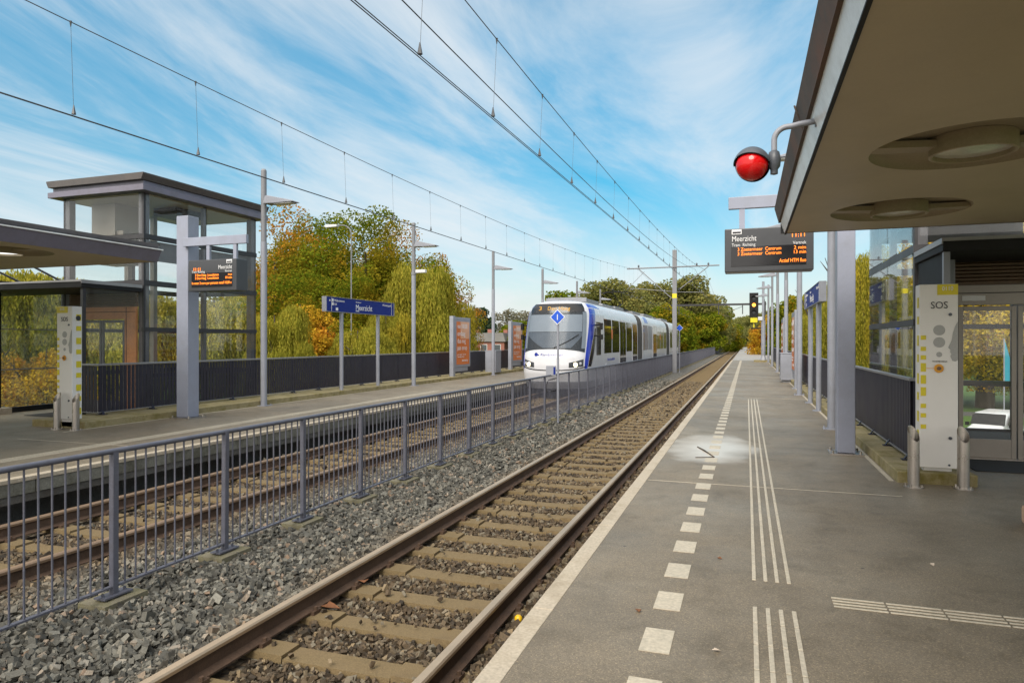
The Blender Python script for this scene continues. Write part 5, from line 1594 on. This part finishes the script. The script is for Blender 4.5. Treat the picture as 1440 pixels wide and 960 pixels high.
tp('o2', 'broadleaf_tree', 1450, 54, 315, 'bright orange tree seen through the second lift door leaf', 1.1, G4)
tp('o2', 'broadleaf_tree', 1392, 62, 440, 'low golden tree behind the white van', 1.25, G4)
tp('o2', 'broadleaf_tree', 1440, 60, 435, 'low golden tree behind the teal banner', 1.25, G4)
tp('o', 'broadleaf_tree', 1320, 62, 380, 'golden tree behind the emergency post of the near platform', 1.1, G4)

# far woods closing the horizon
pts = []
rs = np.random.default_rng(5)
n = 26000
ang = rs.uniform(-1.25, 1.1, n); D = rs.uniform(250, 330, n)
hgt = 9+3*np.sin(ang*23)+2*np.sin(ang*61+1)+1.5*np.sin(ang*131)
z = -4+rs.random(n)**.7*hgt
pts = np.stack([D*np.sin(ang-TH), D*np.cos(ang-TH), z], 1)
me = leaves_mesh('woods', pts, rs.normal(size=(n, 3)), rs.uniform(1.0, 2.2, n), .8, M['leaf_far_hazed'])
o = bpy.data.objects.new('woods', me); COL.objects.link(o)
tag(o, 'distant olive woods along the horizon', 'woods', kind='stuff')

# ------------------------------------------------------------------ far houses, street things
def house(u, D, label, w):
    p = P(u, D, -4)
    t = thing('brick_house', label, 'house', p, group='brick houses beyond the fence')
    b_ = MB(); b_.box(-w/2, -4, 0, w/2, 4, 5.6); b_.build('wall', M['brick'], t)
    r = MB(); r.prism([(-w/2-.4, 5.6), (w/2+.4, 5.6), (w/2-.2, 7.4), (-w/2+.2, 7.4)], -4.4, 4.4); rf = r.build('roof', M['rooftile'], t)
    c = MB(); c.box(-.5, -.5, 7.0, .4, .4, 8.2); c.build('chimney', M['brick'], rf)
    for i in range(3):
        for z in (1.0, 3.6):
            x = -w/2+w*(i+.5)/3
            f = MB(); f.box(x-.75, -4.06, z-.08, x+.75, -4.0, z+1.45); fo = f.build('window', M['white'], t)
            f = MB(); f.box(x-.65, -4.07, z, x+.65, -4.062, z+1.35); f.build('pane', M['housewin'], fo)
for i, (u, D, w, l) in enumerate(((672, 150, 7, 'small brick house with grey roof beside the poster board'), (690, 145, 9, 'red brick house with pale roof edge left of the third far lamp post'), (712, 152, 8, 'brick house partly behind the grey utility cabinet'), (655, 152, 8, 'brick house mostly hidden by the poster board'))):
    house(u, D, l.replace(' left of ', ' next to '), w)

def street_lamp(u, D, ytop, label):
    zt = EYE+(480-ytop)*D/960; p = P(u, D, -4); h = zt+4
    t = thing('street_lamp', label, 'street lamp', p, group='street lamps beyond the fence')
    m_ = MB(); pts = [(0, 0, 0), (0, 0, h-.5)]
    for k in range(1, 7):
        a = math.pi/2*k/6; pts.append((-.6*(1-math.cos(a)), 0, h-.5+.5*math.sin(a)))
    pts.append((-.9, 0, h)); m_.tube(pts, .032, 8); m_.build('pole', M['midgrey'], t)
    m_ = MB(); m_.prism([(-.85, h-.08), (-1.5, h-.1), (-1.7, h-.02), (-1.5, h+.07), (-.85, h+.05)], -.14, .14); m_.build('lamp_head', M['white'], t, bevel=.03)
street_lamp(494, 37, 316, 'tall street lamp whose white head shows before the tallest autumn tree')
street_lamp(432, 46, 478, 'short curved street lamp above the fence near the small willow')
street_lamp(733, 90, 473, 'curved street lamp beyond the fence beside the tram front')

# white van on the street behind the lift doors
p = P(1398, 37, -4)
t = thing('parked_van', 'white van parked on the street seen through the lift doors', 'van', p, TH-math.atan((1398-720)/960)-.25)
prof = [(-2.1, .35), (2.1, .35), (2.15, .9), (1.9, 1.75), (1.6, 1.85), (-.6, 1.82), (-1.25, 1.2), (-2.0, .98), (-2.15, .7)]
b_ = MB(); b_.prism(prof, -.88, .88, 'x'); b_.v = [(x*(1 if z < 1.2 else .88), y, z) for x, y, z in b_.v]; b_.build('body', M['white'], t, bevel=.13, smooth=50)
ws_ = MB(); 
ws_.add([(-.78, -1.22, 1.225), (.78, -1.22, 1.225), (.7, -.68, 1.74), (-.7, -.68, 1.74), (-.78, -1.16, 1.19), (.78, -1.16, 1.19), (.7, -.62, 1.71), (-.7, -.62, 1.71)], [(0, 1, 2, 3), (7, 6, 5, 4), (0, 4, 5, 1), (1, 5, 6, 2), (2, 6, 7, 3), (3, 7, 4, 0)])
ws_.v = [(x, y-.03, z+.03) for x, y, z in ws_.v]; ws_.build('windscreen', M['rubber'], t)
for sg in (-1, 1):
    g = MB(); g.prism([(-.85, 1.22), (.3, 1.22), (.3, 1.66), (-.5, 1.66)], sg*.83, sg*.865, 'x'); g.build('side_window', M['tramglass'], t)
    g = MB(); g.box(sg*.9, -1.0, 1.1, sg*1.08, -.9, 1.28); g.build('wing_mirror', M['black'], t)
    g = MB(); g.box(sg*.55, -2.17, .75, sg*.84, -2.0, .93); g.build('headlight', M['lens'], t, bevel=.03)
    for y in (-1.35, 1.35):
        g = MB(); g.lathe([(.33, sg*.68), (.33, sg*.9)], (0, y, .33), axis='x', n=22); w_ = g.build('wheel', M['rubber'], t, smooth=50)
        g = MB(); g.lathe([(.2, sg*.89), (.2, sg*.91)], (0, y, .33), axis='x', n=18); g.build('rim', M['palegrey'], w_)
g = MB(); g.box(-.6, -2.19, .5, .6, -2.12, .66); g.build('grille', M['black'], t)
# teal banner on a pole
p = P(1412, 40, -4)
t = thing('banner_flag', 'teal banner on a slim pole seen through the lift doors', 'flag', p)
g = MB(); g.cyl((0, 0, 0), (0, 0, 5.8), .035, 8); g.build('pole', M['palegrey'], t)
g = MB(); g.prism([(.04, 3.0), (.42, 3.3), (.3, 4.6), (.04, 5.7)], -.01, .01); g.build('cloth', M['teal'], t)

# low stone block at the edge of the plaza
b_ = MB(); b_.box(0, 0, 0, .35, .3, .17)
tag(b_.build('stone_block', M['stoneblock'], loc=(2.33, 7.0, .001), bevel=.03), 'low pinkish stone block on the platform near the lift doors', 'block')

# ------------------------------------------------------------------ litter on the trackbed and platform
b_ = MB(); b_.lathe([(.001, -.032), (.016, -.028), (.028, -.016), (.032, 0), (.028, .016), (.016, .028), (.001, .032)], n=16)
tag(b_.build('small_ball', M['ball'], smooth=60, loc=(-1.66, 4.98, -.5)), 'small yellow ball lying between the rail and the near platform', 'ball')
def leaf(loc, label, m_, s=1.0, rz=0.0):
    q_ = MB(); o = [(0, -.05), (.03, -.01), (.045, .02), (.02, .03), (.0, .06), (-.02, .03), (-.04, .015), (-.03, -.015)]
    q_.prism([(x*s, y*s) for x, y in o], 0, .003, 'z')
    q_.v = [(x, y, z+abs(x)*.35) for x, y, z in q_.v]
    ob = q_.build('fallen_leaf', m_, loc=loc); ob.rotation_euler = (random.uniform(-.2, .2), random.uniform(-.2, .2), rz)
    return tag(ob, label, 'leaf', 'fallen leaves')
leaf((-3.22, 5.3, -.5), 'rust red leaf leaning on the rail of the near track', M['leafbrown'], 1.2, .7)
leaf((-3.18, 4.75, -.52), 'dark red leaf on the ballast beside the near track rail', M['leafbrown'], 1.4, 2.0)
leaf((-.19, 5.35, .005), 'small brown leaf between the dash line and the guide ribs', M['leafbrown'], .35, 1.1)
leaf((-.62, 4.15, .005), 'small dark leaf on the platform beside the platform edge', M['leafbrown'], .45, .4)
leaf((-.15, 3.75, .005), 'pale leaf scrap between the last dashes and guide ribs', M['leafpale'], .4, 1.9)
leaf((1.28, 5.7, .005), 'pale scrap on the dark platform near the cross guide ribs', M['leafpale'], .4, .3)
leaf((-4.35, 19.5, -.46), 'dark clump of leaves on the ballast by the fence foot', M['black'], 3.0, .3)
tg = MB(); tg.tube([(-.72, 10.9, .006), (-.6, 10.55, .01), (-.43, 10.0, .008)], [.008, .012, .006], 6); tg.tube([(-.43, 10.0, .008), (-.55, 9.95, .006), (-.68, 9.9, .005)], .006, 6)
tag(tg.build('fallen_twig', M['bark']), 'bent dark twig lying in the puddle on the near platform', 'twig')

# ------------------------------------------------------------------ camera, light, sky
cam = bpy.data.cameras.new('camera'); co = bpy.data.objects.new('camera', cam); COL.objects.link(co)
cam.sensor_width = 36; cam.lens = 24; cam.clip_end = 3000; cam.clip_start = .05
co.location = (0, 0, EYE); co.rotation_euler = (math.pi/2, 0, TH)
SC.camera = co

SUN_EL, SUN_AZ = math.radians(44), math.radians(186)      # azimuth clockwise from +Y
sun = bpy.data.lights.new('sun', 'SUN'); so = bpy.data.objects.new('sun', sun); COL.objects.link(so)
sun.energy = 1.7; sun.angle = math.radians(32); sun.color = (1, .93, .82)
dirv = Vector((math.sin(SUN_AZ)*math.cos(SUN_EL), math.cos(SUN_AZ)*math.cos(SUN_EL), math.sin(SUN_EL)))
so.rotation_euler = dirv.to_track_quat('Z', 'Y').to_euler()
so.location = dirv*50

w = bpy.data.worlds.new('World'); SC.world = w; w.use_nodes = True
nt = w.node_tree; L = nt.links.new
bg = nt.nodes['Background']
sky = N(nt, 'ShaderNodeTexSky', sky_type='NISHITA', sun_disc=False)
sky.sun_elevation = SUN_EL; sky.sun_rotation = SUN_AZ; sky.air_density = 1.0; sky.dust_density = 0.6; sky.ozone_density = 2.0
tc = nt.nodes.new('ShaderNodeTexCoord')
sx = N(nt, 'ShaderNodeSeparateXYZ'); L(tc.outputs['Generated'], sx.inputs[0])
za = N(nt, 'ShaderNodeMath', operation='ADD'); za.inputs[1].default_value = .14; L(sx.outputs['Z'], za.inputs[0])
zm = N(nt, 'ShaderNodeMath', operation='MAXIMUM'); zm.inputs[1].default_value = .05; L(za.outputs[0], zm.inputs[0])
dv = N(nt, 'ShaderNodeVectorMath', operation='DIVIDE'); L(tc.outputs['Generated'], dv.inputs[0])
cb = N(nt, 'ShaderNodeCombineXYZ'); [L(zm.outputs[0], cb.inputs[i]) for i in range(3)]
L(cb.outputs[0], dv.inputs[1])
mp = N(nt, 'ShaderNodeMapping'); mp.inputs['Rotation'].default_value = (0, 0, math.radians(10)); mp.inputs['Scale'].default_value = (1.15, .36, 0); mp.inputs['Location'].default_value = (3.1, 1.7, 0)
L(dv.outputs[0], mp.inputs[0])
nz = N(nt, 'ShaderNodeTexNoise', Scale=.9, Detail=10.0, Roughness=.62, Distortion=.9); L(mp.outputs[0], nz.inputs['Vector'])
nz2 = N(nt, 'ShaderNodeTexNoise', Scale=.42, Detail=3.0, Distortion=.3); L(mp.outputs[0], nz2.inputs['Vector'])
mm = N(nt, 'ShaderNodeMath', operation='MULTIPLY_ADD'); L(nz2.outputs['Fac'], mm.inputs[0]); mm.inputs[1].default_value = .9
L(nz.outputs['Fac'], mm.inputs[2])
ms = N(nt, 'ShaderNodeMath', operation='MULTIPLY'); ms.inputs[1].default_value = .6; L(mm.outputs[0], ms.inputs[0])
cr0 = ramp(nt, ms.outputs[0], [(.43, (.02,)*3), (.52, (.22,)*3), (.59, (.58,)*3), (.68, (.88,)*3)])
hz = N(nt, 'ShaderNodeMapRange', interpolation_type='SMOOTHSTEP'); L(sx.outputs['Z'], hz.inputs['Value'])
hz.inputs['From Min'].default_value = 0; hz.inputs['From Max'].default_value = .24; hz.inputs['To Min'].default_value = .6; hz.inputs['To Max'].default_value = 0
cr = N(nt, 'ShaderNodeMix', data_type='RGBA', blend_type='SCREEN'); cr.inputs[0].default_value = 1; L(cr0.outputs[0], cr.inputs[6]); L(hz.outputs[0], cr.inputs[7])
hs = N(nt, 'ShaderNodeHueSaturation', Hue=.472, Saturation=1.55, Value=1.0); L(sky.outputs[0], hs.inputs['Color'])
el = N(nt, 'ShaderNodeMapRange'); L(sx.outputs['Z'], el.inputs['Value'])
el.inputs['From Min'].default_value = 0; el.inputs['From Max'].default_value = .4; el.inputs['To Min'].default_value = .52; el.inputs['To Max'].default_value = .88
sc_ = N(nt, 'ShaderNodeVectorMath', operation='SCALE'); L(hs.outputs[0], sc_.inputs[0]); L(el.outputs[0], sc_.inputs['Scale'])
mx = N(nt, 'ShaderNodeMix', data_type='RGBA'); L(cr.outputs[2], mx.inputs[0]); L(sc_.outputs[0], mx.inputs[6]); mx.inputs[7].default_value = (4.4, 4.55, 4.65, 1)
# unseen bright sky added around the sun, behind the viewer, as fill light
dt = N(nt, 'ShaderNodeVectorMath', operation='DOT_PRODUCT'); L(tc.outputs['Generated'], dt.inputs[0]); dt.inputs[1].default_value = tuple(dirv)
gl = N(nt, 'ShaderNodeMapRange', interpolation_type='SMOOTHSTEP'); L(dt.outputs['Value'], gl.inputs['Value'])
gl.inputs['From Min'].default_value = .0; gl.inputs['From Max'].default_value = .95; gl.inputs['To Min'].default_value = 0; gl.inputs['To Max'].default_value = 1
m3 = N(nt, 'ShaderNodeMix', data_type='RGBA'); L(gl.outputs[0], m3.inputs[0]); L(mx.outputs[2], m3.inputs[6]); m3.inputs[7].default_value = (9.5, 9.0, 8.3, 1)
L(m3.outputs[2], bg.inputs['Color'])
bg.inputs['Strength'].default_value = .1

SC.render.engine = 'CYCLES'
SC.view_settings.view_transform = 'Standard'
SC.view_settings.look = 'None'
SC.view_settings.exposure = 1.0
SC.view_settings.gamma = 1
SC.cycles.max_bounces = 8; SC.cycles.transparent_max_bounces = 24; SC.cycles.diffuse_bounces = 3; SC.cycles.glossy_bounces = 3
SC.cycles.caustics_reflective = False; SC.cycles.caustics_refractive = False
SC.cycles.use_denoising = True
